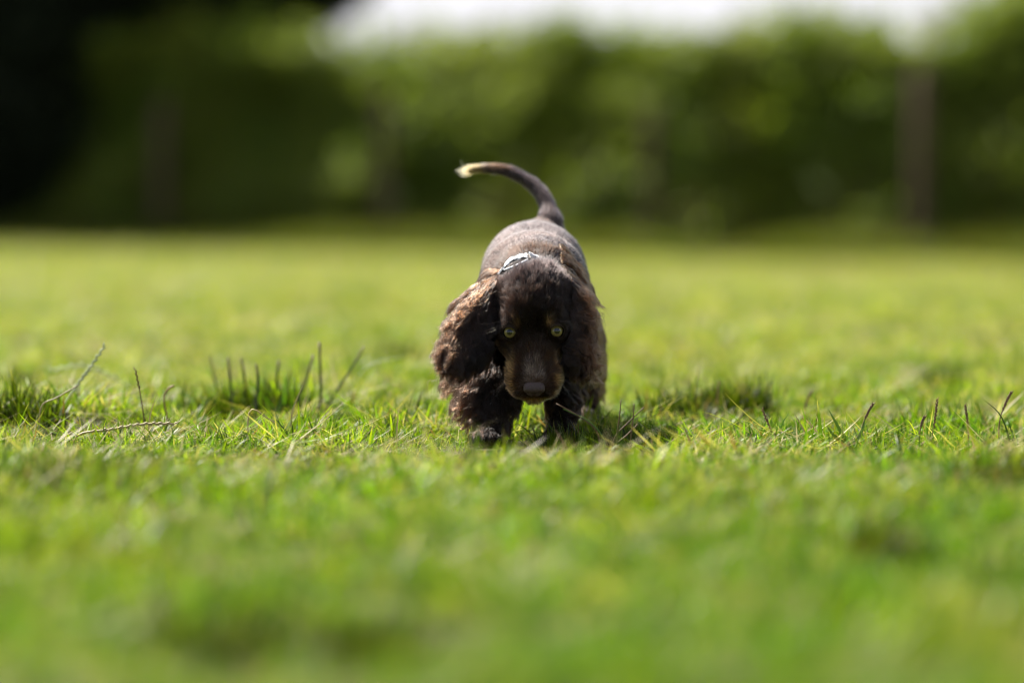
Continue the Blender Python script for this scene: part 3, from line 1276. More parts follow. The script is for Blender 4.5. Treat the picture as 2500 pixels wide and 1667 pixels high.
def short_coat(n, mat):
    hx, hf, hu = head_coords(tri_c)
    front = (tri_c[:, 1] < 4.86)
    w = np.where(np.isin(tri_reg, [3, 4]), 3.0, 1.0) * np.where(np.isin(tri_reg, [5, 6]), .6, 1) * np.where(tri_reg == 9, 2.0, 1)
    P, N, R = scatter(w, n)
    ok = eye_clear(P, .0092) & nose_clear(P)
    cpath = np.concatenate(COLLAR)
    near = np.zeros(len(P), bool)
    for q in cpath[::2]:
        near |= ((P - q) ** 2).sum(1) < .0125 ** 2
    ok &= ~near
    P, N, R = P[ok], N[ok], R[ok]
    fl = flow_dir(P, N, R)
    x, f, u = head_coords(P)
    L = np.full(len(P), .0070)
    hd = np.isin(R, [3, 4])
    L[hd] = np.interp(f[hd], [-.05, .02, .05, .08, .13], [.012, .0115, .0085, .0075, .0055])
    L[R == 1] = .016
    L[R == 2] = .0085
    tip = (R == 2) & (P[:, 0] < TAIL[-1][0] + .018)
    L[tip] = .015
    L = L * rng.uniform(.65, 1.3, len(P))
    near_eye = ~eye_clear(P, .0125)
    L[near_eye] *= .45
    lift = np.where(hd, .32, .17)
    lift[tip] = .30
    lift[hd & (f > .08)] = .65
    lift[hd & (f < .02)] = .30
    lift = lift * rng.uniform(.6, 1.5, len(P))
    # tufts: neighbouring hairs bend together
    tuft = np.stack([vnoise(P, 130, s) - .5 for s in (71, 72, 73)], 1) + .6 * np.stack([vnoise(P, 420, s) - .5 for s in (74, 75, 76)], 1)
    d0 = unit(fl + N * lift[:, None] + tuft * np.where(hd, .75, .35)[:, None] + rng.normal(0, .07, P.shape))
    m = 5
    t = np.linspace(0, 1, m)
    pts = np.empty((len(P), m, 3))
    pts[:, 0] = P - N * .0006
    d = d0
    for i in range(1, m):
        dd = unit(d - N * (.10 * i / m) + tuft * .06)
        pts[:, i] = pts[:, i - 1] + dd * (L / (m - 1))[:, None]
        # keep clear of the skin
        s = sample_field(np.clip(pts[:, i], lo + .01, hi - .01))
        push = np.clip(.0006 - s, 0, .004)
        pts[:, i] += grad_field(pts[:, i]) * push[:, None]
        d = dd
    col = coat_colour(P, R)
    col = col * (np.exp(rng.normal(0, .55, len(P)) * np.where(R == 0, .5, 1)) * (.6 + .8 * vnoise(P, 330, 66)))[:, None]
    bl = vnoise(P, 26, 81) * 1.2
    bodyr = np.isin(R, [0, 1])
    col = lerp(col, BROWN, bodyr * np.clip(bl - .5, 0, .35))
    make_curves('short_fur', pts, col, .00027, .00006, mat, puppy)


def long_hair(name, P, N, base_dir, length, mat, col, clumps=150, axis=(0, 0, -1), wave=.0032, wl=.017, lift=.45, m=18, tight=.85, gravity=.5, rad=.00034, jitter=.12):
    """wavy locks: each hair is drawn towards the curve of its lock"""
    n = len(P)
    cid = rng.choice(n, min(clumps, n), replace=False)
    dm = np.empty(n, int)
    for a in range(0, n, 4000):
        dm[a:a + 4000] = np.argmin(((P[a:a + 4000, None] - P[cid][None]) ** 2).sum(-1), 1)
    t = np.linspace(0, 1, m)
    axis = unit(np.array(axis, float))

    def grow(P0, N0, D0, L0, ph, amp, wlen):
        pts = np.empty((len(P0), m, 3))
        pts[:, 0] = P0 - N0 * .001
        d = unit(D0 + N0 * lift)
        s1 = unit(np.cross(d, N0 + np.array([0, -.6, 0])))
        s2 = np.cross(d, s1)
        core = pts[:, 0].copy()
        for i in range(1, m):
            st = L0 / (m - 1)
            d = unit(d + np.array([0, 0, -1.0]) * gravity / (m - 1) * 2 - N0 * lift * .9 / (m - 1))
            core = core + d * st[:, None]
            s = sample_field(np.clip(core, lo + .01, hi - .01))
            core = core + grad_field(np.clip(core, lo + .01, hi - .01)) * np.clip(.0025 - s, 0, .006)[:, None]
            arg = 2 * math.pi * (core @ axis) / wl + ph
            a = amp * np.minimum(1, t[i] * 2.2) * (.8 + .5 * t[i])
            pts[:, i] = core + s1 * ((np.sin(arg) + .22 * np.sin(arg * 2.3 + 1)) * a)[:, None] + s2 * (np.cos(arg) * a * .3)[:, None]
        return pts

    lat_ = P - np.outer(P @ axis, axis)
    pha = vnoise(lat_, 85, 77) * 11 + vnoise(P, 30, 78) * 5
    ph = pha[cid] + rng.normal(0, .55, len(cid))
    amp = wave * rng.uniform(.7, 1.25, len(cid))
    wlen = wl * rng.uniform(.75, 1.4, len(cid))
    Dc = unit(base_dir[cid] + rng.normal(0, .12, (len(cid), 3)))
    Lc = length[cid] * rng.uniform(.85, 1.15, len(cid))
    guide = grow(P[cid], N[cid], Dc, Lc, ph, amp, wlen)
    own = grow(P, N, unit(base_dir + rng.normal(0, jitter, (n, 3))), length * np.where(rng.random(n) < .12, rng.uniform(1.05, 1.4, n), rng.uniform(.65, 1.05, n)), pha + rng.normal(0, .4, n), amp[dm], wlen[dm])
    w = (tight * np.minimum(1, t * 1.35) ** .8)[None, :, None] * rng.uniform(.6, 1.0, (n, 1, 1)) * (rng.random((n, 1, 1)) > .07)
    off = rng.normal(0, .0014, (n, 1, 3))
    g = guide[dm]
    # same fraction of the lock's length
    pts = own * (1 - w) + (g + off * (1 - .5 * t)[None, :, None]) * w
    cc = col * np.exp(rng.normal(0, .45, n))[:, None] * rng.uniform(.75, 1.3, len(cid))[dm][:, None]
    return make_curves(name, pts, cc, rad, .00008, mat, puppy)


M_FUR = hair_material('short_fur_hair', rough=.36, radial=.45, ior=1.27)
M_LONG = hair_material('long_wavy_hair', rough=.20, radial=.32, ior=1.29)

short_coat(150000, M_FUR)

# ears
for side, reg, e0, e1_ in ((-1, 'ear_l', EL0, EL1), (1, 'ear_r', ER0, ER1)):
    gi = GROUPS.index(reg)
    w = np.where(tri_reg == gi, 1.0, 0.0)
    s = ((tri_c - e0) @ unit(e1_ - e0)) / np.linalg.norm(e1_ - e0)
    w = w * np.interp(s, [-.3, .0, .5, 1.0], [.5, .8, 1.2, 1.6])
    P, N, R = scatter(w, 11000)
    s = np.clip(((P - e0) @ unit(e1_ - e0)) / np.linalg.norm(e1_ - e0), -.2, 1.1)
    ax = unit(e1_ - e0)
    lat = np.array([side, 0, 0.0])
    edge = ((P - e0) - np.outer((P - e0) @ ax, ax)) @ lat
    out = np.clip(side * 0 + edge / .02, -1, 1)[:, None]
    if side < 0:
        bd = ax + lat * (.40 + .55 * out) + np.array([0, -.02, .10])
        Ln = np.interp(s, [-.2, .2, .6, 1.1], [.050, .058, .048, .032])
    else:
        bd = ax + lat * (.12 + .50 * out)
        Ln = np.interp(s, [-.2, .2, .6, 1.1], [.038, .044, .036, .024])
    col = lerp(DARK * 1.1, BROWN * .85, .02 + .65 * np.clip(out[:, 0] * .5 + .3, 0, 1))  # bleached tips and lit outer edges, both put into the hair colour
    long_hair('ear_hair', P, N, unit(bd), Ln, M_LONG, col, clumps=210, axis=ax, wave=.0037, wl=.025, tight=.84, lift=.18, jitter=.045, gravity=.55 if side < 0 else .8)

# loose curls along the ears' outer edges
for side, reg, e0, e1_ in ((-1, 'ear_l', EL0, EL1), (1, 'ear_r', ER0, ER1)):
    ax = unit(e1_ - e0)
    v = tri_c - e0
    edge = (v - np.outer(v @ ax, ax))[:, 0] * side
    low = (v @ ax) / np.linalg.norm(e1_ - e0)
    w = (tri_reg == GROUPS.index(reg)) * np.clip(edge / .014, .0, 1) ** 1.5 + .5 * (tri_reg == GROUPS.index(reg)) * (low > .8)
    P, N, R = scatter(w.astype(float), 1500)
    lat = np.array([side, 0, 0.0])
    long_hair('ear_curl', P, N, unit(ax * .7 + lat * (.95 if side < 0 else .75) + rng.normal(0, .25, P.shape)), rng.uniform(.024, .044, len(P)), M_LONG,
              np.tile(BROWN * .9, (len(P), 1)), clumps=75, axis=ax, wave=.0042, wl=.019, lift=.35, tight=.88, gravity=.35, rad=.00030)

# nape and ruff behind the skull
w = np.isin(tri_reg, [0, 1, 3]) * (tri_c[:, 1] > 4.745) * (tri_c[:, 1] < 4.86) * (tri_c[:, 2] > .135) * (np.abs(tri_c[:, 0] - .028) > np.where(tri_c[:, 0] < .028, .040, .030)) * ((tri_c[:, 0] > .028) | (tri_c[:, 2] < .205)) * np.clip(vnoise(tri_c, 60, 95) * 2.2 - .5, 0, 1) * np.clip((np.abs(tri_c[:, 0] - .028) - .028) / .02, 0, 1)
P, N, R = scatter(w.astype(float), 7000)
sd = np.sign(P[:, 0] - .028)[:, None]
bd = np.array([0, .05, -.35]) + sd * np.array([.6, 0, 0]) + np.array([0, -.1, 0.1])
col = lerp(BROWN * .5, GOLD * .9, .7 * vnoise(P, 30, 91) * (P[:, 2] > .17) * (P[:, 0] > .028))  # sunlit gold of the upper right ruff is put into its colour
long_hair('neck_ruff', P, N, unit(bd + 0 * P), rng.uniform(.010, .024, len(P)), M_LONG, col, clumps=170, wave=.0015, wl=.02, lift=.35, gravity=.5)

# chest and foreleg feathers
w = np.where(tri_reg == GROUPS.index('foreleg'), 1.0, 0) * (tri_c[:, 2] > .022)
w = w + .8 * ((tri_reg == 0) * (tri_c[:, 1] < 4.90) * (tri_c[:, 2] < .15))
P, N, R = scatter(w.astype(float), 18000)
sd = np.where(P[:, 0] < .02, -1.0, 1.0)
leftleg = (P[:, 0] < .01)
bd = np.stack([np.where(leftleg, np.where(N[:, 0] < .1, -1.0, .25), .10 * sd) * np.clip(np.abs(N[:, 0]) + .35, 0, 1), np.full(len(P), -.05), np.full(len(P), -1.0)], 1) + N * .15
Ln = np.interp(P[:, 2], [.02, .05, .10, .15], [.014, .026, .036, .034]) * np.where(leftleg, 1.55, .9)
col = lerp(DARK * 1.1, BROWN * .8, .10 + .6 * np.clip(-N[:, 0], 0, 1))  # left faces browner: the sun side painted into the feathers
long_hair('leg_feather', P, N, unit(bd), Ln, M_LONG, col, clumps=230, wave=.0036, wl=.021, tight=.88, lift=.24, jitter=.08, gravity=.32)

# hind legs and belly
w = np.where(tri_reg == GROUPS.index('hindleg'), 1.0, 0) * (tri_c[:, 2] > .025) * (tri_c[:, 2] < .15) + (tri_reg == 0) * (tri_c[:, 2] < .145) * (tri_c[:, 1] > 4.9) * .7
P, N, R = scatter(w.astype(float), 7000)
bd = np.array([0, .1, -1.0]) + N * .3
long_hair('belly_feather', P, N, unit(bd), np.full(len(P), .026), M_LONG, np.tile(BROWN * .9, (len(P), 1)), clumps=150, wave=.002, wl=.02, lift=.3, gravity=.5)


# whiskers, lashes, long brow hairs
def build_whiskers():
    C = []
    for s in (-1, 1):
        for q in range(12):
            r = H(s * rng.uniform(.022, .033), rng.uniform(.085, .112), rng.uniform(-.030, -.012))
            d = unit(np.array([s * rng.uniform(.5, 1.0), -.15, rng.uniform(-.9, -.2)]))
            Lw = rng.uniform(.018, .034)
            t = np.linspace(0, 1, 8)[:, None]
            C.append(r + d * t * Lw + np.array([0, 0, -1.0]) * t ** 2 * Lw * .22)
    for q in range(10):
        r = H(rng.uniform(-.015, .015), rng.uniform(.10, .118), -.047)
        t = np.linspace(0, 1, 8)[:, None]
        C.append(r + unit(np.array([rng.normal(0, .5), -.3, -1.0])) * t * rng.uniform(.008, .018))
    p_ = EYES[0][3]
    for q in range(4):      # wisps swept out from the brow on the left of the picture
        z = (q - 1.2) * .0026
        C.append(spline([p_ + [.002 + rng.normal(0, .002), -.002, .012 + z], p_ + [-.012, -.008, .009 + z], p_ + [-.030, -.012, .003 + z * 1.5], p_ + [-.042 + rng.normal(0, .005), -.012, .004 + z * 2]], 8))
    p_ = EYES[1][3]
    for q in range(6):
        z = rng.normal(0, .002)
        C.append(spline([p_ + [.004, -.002, .010 + z], p_ + [.014, -.008, .011 + z], p_ + [.024 + rng.normal(0, .003), -.011, .004 + z * 2], p_ + [.028, -.011, .000 + z * 2]], 8))
    pts = np.array(C)
    make_curves('whisker', pts, np.tile([.14, .09, .055], (len(pts), 1)), .00009, .00004, M_LONG, puppy)


build_whiskers()


# ================================================================== grass
def blade(base, azim, length, width, bend, lean, n=4, twist=0.0):
    """a folded grass blade: strip of n segments ending in a point"""
    t = np.linspace(0, 1, n + 1)
    ang = lean + bend * t ** 1.3
    step = length / n
    r = np.concatenate([[0], np.cumsum(np.sin((ang[1:] + ang[:-1]) / 2) * step)])
    z = np.concatenate([[0], np.cumsum(np.cos((ang[1:] + ang[:-1]) / 2) * step)])
    c, s = math.cos(azim), math.sin(azim)
    P = np.c_[base[0] + r * c, base[1] + r * s, base[2] + z]
    w = width * np.interp(t, [0, .25, .6, 1], [.7, 1, .85, .06]) / 2
    ta = azim + math.pi / 2 + twist * t
    S = np.c_[np.cos(ta), np.sin(ta), .15 * np.ones(n + 1)]
    V = np.stack([P - S * w[:, None], P + S * w[:, None]], 1).reshape(-1, 3)
    i = np.arange(n) * 2
    F = np.stack([i, i + 1, i + 3, i + 2], 1)
    return V, F


GREENS = np.array([[.140, .208, .010], [.190, .250, .011], [.098, .168, .011], [.235, .265, .014], [.066, .122, .012]])
STRAW = np.array([[.42, .35, .17], [.34, .28, .12], [.50, .44, .25]])
BROWNS = np.array([[.16, .095, .045], [.22, .13, .05]])


def tuft_mesh(name, n, rad, lmin, lmax, wmin, wmax, lean, bend, straw=.04, brown=.02, flat=0.0, dim=1.0):
    G = Geo()
    for q in range(n):
        a = rng.uniform(0, 6.283)
        r = rad * math.sqrt(rng.random())
        b = (r * math.cos(a), r * math.sin(a), -.004)
        Lb = rng.uniform(lmin, lmax) * (1 if rng.random() < .85 else 1.35)
        u = rng.random()
        ln = abs(rng.normal(0, lean))
        bd = rng.normal(bend, .35)
        if u < straw:
            col = STRAW[rng.integers(3)]
            ln += rng.uniform(.2, 1.0)
        elif u < straw + brown:
            col = BROWNS[rng.integers(2)]
        else:
            col = GREENS[rng.integers(5)] * rng.uniform(.8, 1.25) * np.array(dim)
        if rng.random() < flat:
            ln, bd = rng.uniform(1.1, 1.5), rng.normal(0, .25)
            b = (b[0], b[1], rng.uniform(.004, .018))
        V, F = blade(b, a + rng.normal(0, 1.0), Lb, rng.uniform(wmin, wmax), bd, ln, 4, rng.normal(0, .7))
        k = len(V)
        tt = np.repeat(np.linspace(0, 1, k // 2), 2)[:, None]
        C = col * (1 - .0 * tt)
        # dried tips on some blades
        if rng.random() < .18:
            C = np.where(tt > .8, STRAW[1], C)
        # pale sheath at the foot
        C = np.where(tt < .12, col * .8 + np.array([.07, .07, .03]), C)
        G.add(V, F, C * np.ones((k, 1)))
    me = mesh_np(name, np.concatenate(G.V), np.concatenate(G.F), M_GRASS, True, np.concatenate(G.C))
    return bpy.data.objects.new(name, me)


TUFTS = []
for q in range(6):   # 0-5 mown turf
    TUFTS.append(tuft_mesh('turf_tuft', 30, .030, .010, .027, .0014, .0032, .55, .6, straw=.035, brown=.015, flat=.15))
for q in range(4):   # 6-9 longer blades
    TUFTS.append(tuft_mesh('long_tuft', 20, .026, .022, .052, .0018, .0040, .42, .7, straw=.03, brown=.015))
for q in range(3):   # 10-12 clippings and dead straw lying in the turf
    TUFTS.append(tuft_mesh('litter_tuft', 14, .035, .03, .07, .0010, .0024, .5, .2, straw=.50, brown=.12, flat=.85))
for q in range(3):   # 13-15 rough uncut grass
    TUFTS.append(tuft_mesh('rough_tuft', 26, .05, .14, .30, .003, .006, .25, .7, straw=.08, brown=.10, dim=(.56, .50, .5)))
for q in range(3):   # 16-18 dense tufts, the shade inside them put into a dark tint
    TUFTS.append(tuft_mesh('shade_tuft', 30, .020, .030, .066, .0020, .0042, .30, .5, straw=.0, brown=.02, dim=.26))
for q in range(4):   # 19-22 lusher, greener turf
    TUFTS.append(tuft_mesh('lush_tuft', 28, .030, .014, .036, .0016, .0038, .50, .6, straw=.01, brown=.01, dim=(.74, .92, .85)))
for q in range(3):   # 23-25 yellower, paler turf farther out
    TUFTS.append(tuft_mesh('yellow_tuft', 28, .030, .012, .030, .0016, .0034, .50, .6, straw=.10, brown=.01, flat=.1, dim=(1.22, 1.10, 1.3)))


def instancer(name, P, rotz, tilt, scale, variant, label):
    n = len(P)
    me = bpy.data.meshes.new(name)
    me.vertices.add(n)
    me.vertices.foreach_set('co', P.astype(np.float32).ravel())
    rot = np.c_[tilt[:, 0], tilt[:, 1], rotz]
    me.attributes.new('turn', 'FLOAT_VECTOR', 'POINT').data.foreach_set('vector', rot.astype(np.float32).ravel())
    me.attributes.new('size', 'FLOAT', 'POINT').data.foreach_set('value', scale.astype(np.float32))
    me.attributes.new('variant', 'INT', 'POINT').data.foreach_set('value', variant.astype(np.int32))
    ob = link(bpy.data.objects.new(name, me))
    tag(ob, label, 'grass', kind='stuff')
    nt = bpy.data.node_groups.new(name, 'GeometryNodeTree')
    nt.interface.new_socket('Geometry', in_out='INPUT', socket_type='NodeSocketGeometry')
    nt.interface.new_socket('Geometry', in_out='OUTPUT', socket_type='NodeSocketGeometry')
    N, L = nt.nodes, nt.links
    gi, go = N.new('NodeGroupInput'), N.new('NodeGroupOutput')
    g2i = N.new('GeometryNodeGeometryToInstance')
    for t in reversed(TUFTS):
        oi = N.new('GeometryNodeObjectInfo')
        oi.inputs['Object'].default_value = t
        oi.inputs['As Instance'].default_value = True
        L.new(oi.outputs['Geometry'], g2i.inputs[0])
    iop = N.new('GeometryNodeInstanceOnPoints')
    iop.inputs['Pick Instance'].default_value = True

    def named(a, tp):
        x = N.new('GeometryNodeInputNamedAttribute')
        x.data_type = tp
        x.inputs['Name'].default_value = a
        return [o for o in x.outputs if o.enabled and o.name == 'Attribute'][0]

    e2r = N.new('FunctionNodeEulerToRotation')
    L.new(named('turn', 'FLOAT_VECTOR'), e2r.inputs[0])
    L.new(gi.outputs[0], iop.inputs['Points'])
    L.new(g2i.outputs[0], iop.inputs['Instance'])
    L.new(named('variant', 'INT'), iop.inputs['Instance Index'])
    L.new(e2r.outputs[0], iop.inputs['Rotation'])
    L.new(named('size', 'FLOAT'), iop.inputs['Scale'])
    L.new(iop.outputs[0], go.inputs[0])
    md = ob.modifiers.new('scatter', 'NODES')
    md.node_group = nt
    return ob


# tussocks of longer grass the photo shows: (px, py, radius x, radius y, strength)
TUSSOCK = []
for px, py, rx, ry, s in ((80, 1030, .13, .16, 1.0), (590, 1000, .10, .12, .8), (1760, 960, .14, .22, .9), (1450, 1060, .05, .07, .8),
                          (2440, 1140, .09, .14, 1.0), (560, 1440, .12, .12, .9), (900, 1450, .09, .10, .7), (250, 1180, .10, .18, .7),
                          (1950, 1330, .12, .16, .7), (2200, 1560, .12, .14, .8), (2380, 1380, .10, .14, .8), (120, 1330, .10, .14, .8)):
    Y = ground_depth(py)
    TUSSOCK.append(((px - 1250) / FPX * Y, Y, rx, ry, s))


def tussock_field(x, y):
    h = np.zeros_like(x)
    for hx, hy, rx, ry, s in TUSSOCK:
        h = np.maximum(h, s * np.exp(-(((x - hx) / rx) ** 2 + ((y - hy) / ry) ** 2)))
    return h


def lawn(y0, y1, half, dens, sc, label, name):
    n = int((y1 - y0) * 2 * half(0.5 * (y0 + y1)) * dens)
    y = rng.uniform(y0, y1, n)
    x = rng.uniform(-1, 1, n) * half(0.5 * (y0 + y1))
    hf = hole_field(x, y)
    ok = rng.random(n) > hf * 1.15
    x, y = x[ok], y[ok]
    n = len(x)
    tf = tussock_field(x, y)
    nz = vnoise(np.c_[x, y], 3.2, 101)
    nz2 = vnoise(np.c_[x, y], 9.0, 102)
    u = rng.random(n)
    lng = np.clip(.06 + .09 * np.exp(-((y - 4.9) / .8) ** 2) + .9 * tf + .5 * (nz - .62), .02, .95)
    var = np.where(u < lng, rng.integers(6, 10, n), rng.integers(0, 6, n))
    var = np.where(rng.random(n) < .06 + .20 * (nz2 > .64) + .10 * (y > 7) + .12 * np.exp(-((y - 4.6) / .5) ** 2), rng.integers(10, 13, n), var)
    lush = (vnoise(np.c_[x, y], 1.6, 104) - .45) * 2.0 * (y < 6) + np.clip((4.8 - y) / 1.2, -.3, 1) * .40
    var = np.where((rng.random(n) < lush) & (var < 10), rng.integers(19, 23, n), var)
    var = np.where((rng.random(n) < np.clip((y - 5.6) / 3, 0, .7)) & (var < 10), rng.integers(23, 26, n), var)
    nz3 = vnoise(np.c_[x, y], 16.0, 103)
    s = sc * rng.uniform(.75, 1.25, n) * (.45 + .42 * nz + .46 * nz3) * (1 + .25 * tf)
    s = s * (1 - .62 * np.exp(-(((x - .02) / .18) ** 2 + ((y - 4.62) / .20) ** 2)))      # trodden short at the paws
    P = np.c_[x, y, ground_z(x, y)]
    return instancer(name, P, rng.uniform(0, 6.283, n), rng.normal(0, .12, (n, 2)), s, var, label)


lawn(1.7, 7.6, lambda y: 1.75, 1500, 1.0, 'short mown green grass around the puppy mixed with pale straw clippings', 'mown_grass')
lawn(7.6, 16.0, lambda y: 3.2, 520, 1.1, 'sunlit blurred lawn grass behind the puppy', 'lawn_grass')
lawn(16.0, 33.5, lambda y: 8.0, 260, 1.15, 'distant yellow green lawn grass reaching the hedge', 'far_grass')

# dense tufts with shade put into their dark tint: (px, py of the foot, half width in metres, half depth, count)
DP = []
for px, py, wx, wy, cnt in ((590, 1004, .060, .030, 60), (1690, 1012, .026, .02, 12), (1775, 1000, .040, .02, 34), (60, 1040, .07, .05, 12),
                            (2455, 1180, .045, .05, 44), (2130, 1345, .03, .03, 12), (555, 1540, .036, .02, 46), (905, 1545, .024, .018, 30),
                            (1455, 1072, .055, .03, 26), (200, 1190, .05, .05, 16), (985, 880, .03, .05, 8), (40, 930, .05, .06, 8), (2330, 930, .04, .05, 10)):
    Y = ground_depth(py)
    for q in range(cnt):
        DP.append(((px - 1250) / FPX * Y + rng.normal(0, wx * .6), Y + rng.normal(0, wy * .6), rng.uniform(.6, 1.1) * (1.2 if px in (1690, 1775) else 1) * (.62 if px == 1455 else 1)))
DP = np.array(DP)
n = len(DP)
instancer('shade_grass', np.c_[DP[:, 0], DP[:, 1], ground_z(DP[:, 0], DP[:, 1])], rng.uniform(0, 6.283, n), rng.normal(0, .12, (n, 2)), DP[:, 2], rng.integers(16, 19, n),
          'dense grass in scattered tufts of the lawn, tinted dark for the shade in them')

# rough uncut strip in front of the hedge
n = 20000
x = rng.uniform(-11, 10, n)
d = rng.beta(1.0, 1.7, n) * (1.1 + 2.6 * vnoise(np.c_[x, x * 0], .9, 113)) * np.interp(x, [-4, 1], [1.35, .9])
y = hedge_front(x) - .42 - d
s = (.70 + .75 * vnoise(np.c_[x, y], 1.3, 111)) * rng.uniform(.7, 1.15, n) * np.interp(d, [0, .5, 1.4, 3.0], [1, .85, .45, .2])
instancer('rough_grass', np.c_[x, y, ground_z(x, y)], rng.uniform(0, 6.283, n), rng.normal(0, .15, (n, 2)), s, rng.integers(13, 16, n),
          'uncut rough grass along the foot of the hedge')

# ------------------------------------------------------------------ single stalks
C_DARK = np.array([.045, .060, .022])  # backlit darkness of the cut stems, given as their colour
C_GREY = np.array([.48, .52, .32])
C_STRAW = np.array([.42, .34, .18])
C_BROWN = np.array([.15, .085, .045])
C_GREEN = np.array([.085, .155, .024])


def stalk(name, pts, r0, r1, col, label, cat='grass stalk', group=None, Y=None, seed=None, flat=False, tip_col=None):
    """pts: photo pixels from foot to tip"""
    Yb = Y or ground_depth(pts[0][1] + 14)
    W = np.array([at(p[0], p[1], Yb + (p[2] if len(p) > 2 else 0)) for p in pts])
    foot = W[0].copy()
    g = gz(foot[0], foot[1])
    if foot[2] > g:
        W = np.concatenate([[[foot[0] + (foot[0] - W[1][0]) * .1, foot[1], g - .004]], W])
    base = np.array([W[0][0], W[0][1], g])
    P = spline(W, 14)
    G = Geo()
    rr = np.linspace(r0, r1, 14)
    cc = np.tile(col, (14, 1))
    if tip_col is not None:
        cc[-3:] = tip_col
    if flat:
        dv = np.array([.35, .9, .2])
        side = unit(np.cross(np.gradient(P, axis=0), dv))
        w = rr * np.interp(np.linspace(0, 1, 14), [0, .3, .8, 1], [.7, 1, .7, .1])
        nn = unit(np.cross(np.gradient(P, axis=0), side))
        V = np.stack([P - side * w[:, None], P + nn * w[:, None] * .3, P + side * w[:, None]], 1).reshape(-1, 3)
        i = np.arange(13)[:, None] * 3
        F = np.concatenate([np.c_[i, i + 1, i + 4, i + 3], np.c_[i + 1, i + 2, i + 5, i + 4]])
        G.add(V, F, np.repeat(cc, 3, axis=0))
        o = G.obj(name, M_STALK, smooth=True, origin=base)
        o.location = base
        return tag(o, label, cat, group)
    V, F = tube(P, rr, 6)
    C = np.concatenate([np.repeat(cc, 6, axis=0), cc[:1], cc[-1:]])
    G.add(V, F, C)
    if seed is None:
        o = G.obj(name, M_STALK, smooth=True, origin=base)
        o.location = base
        return tag(o, label, cat, group)
    root = empty(name, base)
    tag(root, label, cat, group)
    G.obj('stem', M_STALK, root, smooth=True, origin=base)
    a, b, ln, wd = seed          # spikelets from fraction a to b
    S = Geo()
    PP = spline(W, 60)
    k = np.linspace(a * 59, b * 59, int((b - a) * 34)).astype(int)
    for q, i in enumerate(k):
        t = unit(PP[min(i + 1, 59)] - PP[max(i - 1, 0)])
        sd = unit(np.cross(t, np.array([.2, 1, .1]))) * (1 if q % 2 else -1)
        dr = unit(t + sd * .35 + rng.normal(0, .06, 3))
        sp = np.array([PP[i] + dr * ln * f for f in (0, .3, .7, 1)])
        S.add(*tube(sp, [wd * .4, wd, wd * .8, wd * .1], 5), c=(col * rng.uniform(.85, 1.2)))
    S.obj('seed_head', M_STALK, root, smooth=True, origin=base)
    return root


stalk('seed_stalk', [(150, 1000), (185, 945), (218, 900), (252, 850)], .0012, .0007, C_GREY, 'grey green seed spike leaning right above the tussock at the left edge', 'seed head', seed=(.45, 1.0, .008, .0013), Y=4.95)
stalk('seed_stalk', [(352, 985), (322, 950), (270, 918), (205, 893), (133, 902)], .0012, .0008, C_GREY * 1.2, 'pale seed spike arching over to the left behind the upright one', 'seed head', seed=(.55, 1.0, .009, .0016), Y=5.45)
stalk('seed_stalk', [(352, 1030), (343, 965), (331, 905)], .0011, .0006, C_BROWN * .9, 'thin brown spent seed stalk with a frayed top right of the grey spike', 'seed head', seed=(.75, 1.0, .006, .0008), Y=4.85)
stalk('bent_stalk', [(410, 1030), (400, 975), (410, 950), (425, 941)], .0013, .0012, C_BROWN * 1.5, 'bent tan stalk with a hooked top', Y=4.95)
stalk('dry_blade', [(363, 1045), (370, 1000), (386, 960)], .0016, .0006, C_STRAW, 'short straw coloured blade standing beside the bent tan stalk', 'dry grass', Y=4.75, flat=True)
stalk('fallen_straw', [(190, 1062), (270, 1048), (350, 1035), (424, 1034)], .0016, .0012, C_STRAW * .95, 'beige fallen seed stalk lying across the turf at the left', 'dry grass', Y=4.68, seed=(.35, 1.0, .007, .0011))
stalk('fallen_straw', [(100, 995), (140, 970), (190, 941)], .0010, .0008, C_STRAW * .7, 'brownish straw leaning out of the left tussock', 'dry grass', Y=4.85)
DK = 'dark cut grass stems standing in the tuft left of the puppy'
rs = np.random.default_rng(3)
for pts, lab in (([(528, 990), (522, 930), (515, 868)], 'dark cut stem at the left end of the tuft, top bleached'),
                 ([(566, 995), (564, 930), (562, 873)], 'thick dark cut stem, second from the left in the tuft'),
                 ([(597, 975), (594, 925), (590, 873)], 'dark upright cut stem, third from the left in the tuft'),
                 ([(630, 985), (626, 930), (625, 886)], 'dark cut stem at the middle of the tuft, shorter than its neighbours'),
                 ([(680, 970), (679, 925), (680, 880)], 'faint thin dark stem standing alone right of the tuft'),
                 ([(728, 990), (745, 925), (766, 868)], 'dark stem leaning right, just left of the tallest one'),
                 ([(790, 1005), (788, 930), (790, 838)], 'tallest dark upright stem between the tuft and the puppy'),
                 ([(815, 985), (850, 910), (882, 848)], 'long dark stem leaning right, nearest to the puppy')):
    pts = [(p[0] + rs.normal(0, 5), p[1] + rs.normal(0, 3)) for p in pts]
    stalk('cut_stem', pts, rs.uniform(.0018, .0027), rs.uniform(.0010, .0020), C_DARK * rs.uniform(.7, 1.2) * (1.25 if 'faint' in lab else 1), lab, 'grass stem', DK, Y=5.22 + rs.normal(0, .05), tip_col=C_STRAW * .5)
stalk('cut_stem', [(800, 1000), (850, 950), (905, 890), (990, 870)], .0013, .0007, C_GREY * .7, 'pale thin blade arching right towards the puppy from the dark stems', 'grass stem', Y=5.45)
stalk('dry_blade', [(712, 1015), (724, 975), (742, 936)], .0016, .0008, C_STRAW * .9, 'pale straw blade standing in front of the dark stems', 'dry grass', Y=4.85, flat=True)
stalk('dry_blade', [(968, 1085), (970, 1040), (973, 996)], .0018, .0008, C_STRAW * 1.1, 'single pale upright blade left of the puppy', 'dry grass', Y=4.62, flat=True)
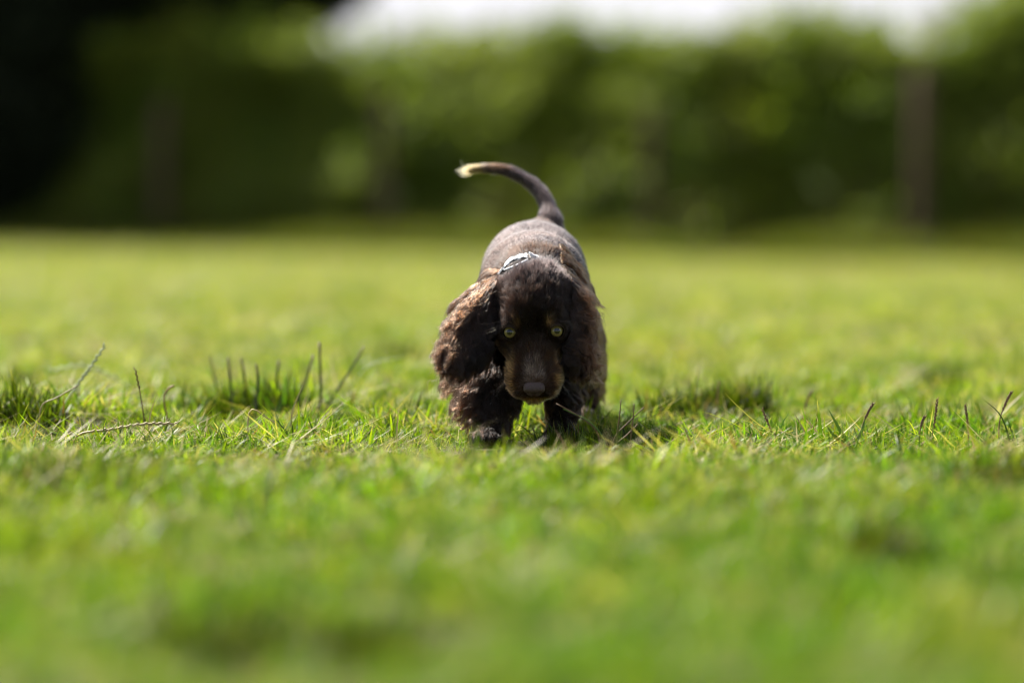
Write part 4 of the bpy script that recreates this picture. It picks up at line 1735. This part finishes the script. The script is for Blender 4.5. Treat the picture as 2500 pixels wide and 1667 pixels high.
stalk('dry_blade', [(610, 1003), (660, 1025), (690, 1045)], .0011, .0006, C_STRAW, 'thin pale straw lying slanted in front of the dark tuft', 'dry grass', Y=4.70)
# around the paws, right of the puppy
for pts, c, lab in (([(1500, 1070), (1535, 1030), (1572, 994)], C_BROWN * .7, 'dark brown stalk leaning right beside the right paw'),
                    ([(1505, 1075), (1512, 1020), (1516, 977)], C_BROWN * .7, 'short dark stalk upright beside the right paw'),
                    ([(1540, 1072), (1546, 1020), (1548, 985)], C_BROWN * .8, 'thin dark stalk just right of the paw stalks'),
                    ([(1460, 1060), (1420, 1020), (1358, 985)], C_BROWN * .9, 'thin brown straw slanting up left in front of the right leg'),
                    ([(1475, 1075), (1440, 1030), (1375, 998)], C_GREEN * 1.1, 'bright green blade slanting across the right foreleg'),
                    ([(1500, 1090), (1530, 1062), (1557, 1035)], C_BROWN * 1.2, 'reddish straw lying right of the puppy')):
    stalk('leaning_stalk', pts, .0011, .0006, c, lab, Y=4.60)
for pts, lab in (([(1895, 1085), (1880, 1045), (1863, 1003)], 'red brown seed stalk at the edge of the dark hollow'),
                 ([(1963, 1020), (1968, 985), (1980, 958)], 'beige seed head tilting right behind the red brown stalk'),
                 ([(2105, 1045), (2118, 1010), (2130, 988)], 'small brown seed stalk right of the broad green blades'),
                 ([(2275, 1070), (2283, 1020), (2288, 978)], 'upright brown seed stalk in the right part of the turf'),
                 ([(2364, 1070), (2362, 1030), (2357, 992)], 'dark brown seed stalk with a knobbly top near the right edge'),
                 ([(2245, 1060), (2250, 1035), (2256, 1020)], 'short red seed stalk left of the upright brown one'),
                 ([(1750, 1010), (1752, 970), (1755, 935)], 'blurred brown stalk inside the dark hollow'),
                 ([(2440, 1030), (2455, 985), (2468, 960)], 'tan seed stalk leaning right at the right edge')):
    stalk('seed_stalk', pts, .0009, .0006, C_BROWN * 1.25, lab, 'seed head', 'brown seed stalks in the turf right of the puppy', seed=(.5, 1.0, .005, .0008), Y=(5.15 if 'blurred' in lab or 'beige' in lab else 4.72))
stalk('curved_blade', [(2462, 1065), (2440, 1010), (2396, 971)], .0016, .0006, C_GREEN * .6, 'dark green blade curving left near the right edge', 'grass blade', Y=4.7, flat=True)
stalk('broad_grass', [(2072, 1088), (2048, 1045), (2022, 998)], .0042, .0018, C_GREEN * 1.1, 'broad green blade leaning left in the right part of the turf', 'grass blade', Y=4.66, flat=True)
stalk('broad_grass', [(2065, 1090), (2035, 1062), (2018, 1038)], .0040, .0018, C_GREEN, 'shorter broad green blade under the longer leaning one', 'grass blade', Y=4.64, flat=True)
stalk('broad_grass', [(2085, 1090), (2105, 1050), (2112, 1020)], .0034, .0016, C_GREEN * 1.2, 'broad green blade leaning right beside the two leaning left', 'grass blade', Y=4.66, flat=True)
stalk('broad_grass', [(2285, 1262), (2340, 1210), (2400, 1155)], .0052, .0022, C_GREY * .8, 'large pale blurred blade leaning right in the right foreground', 'grass blade', Y=3.9, flat=True)
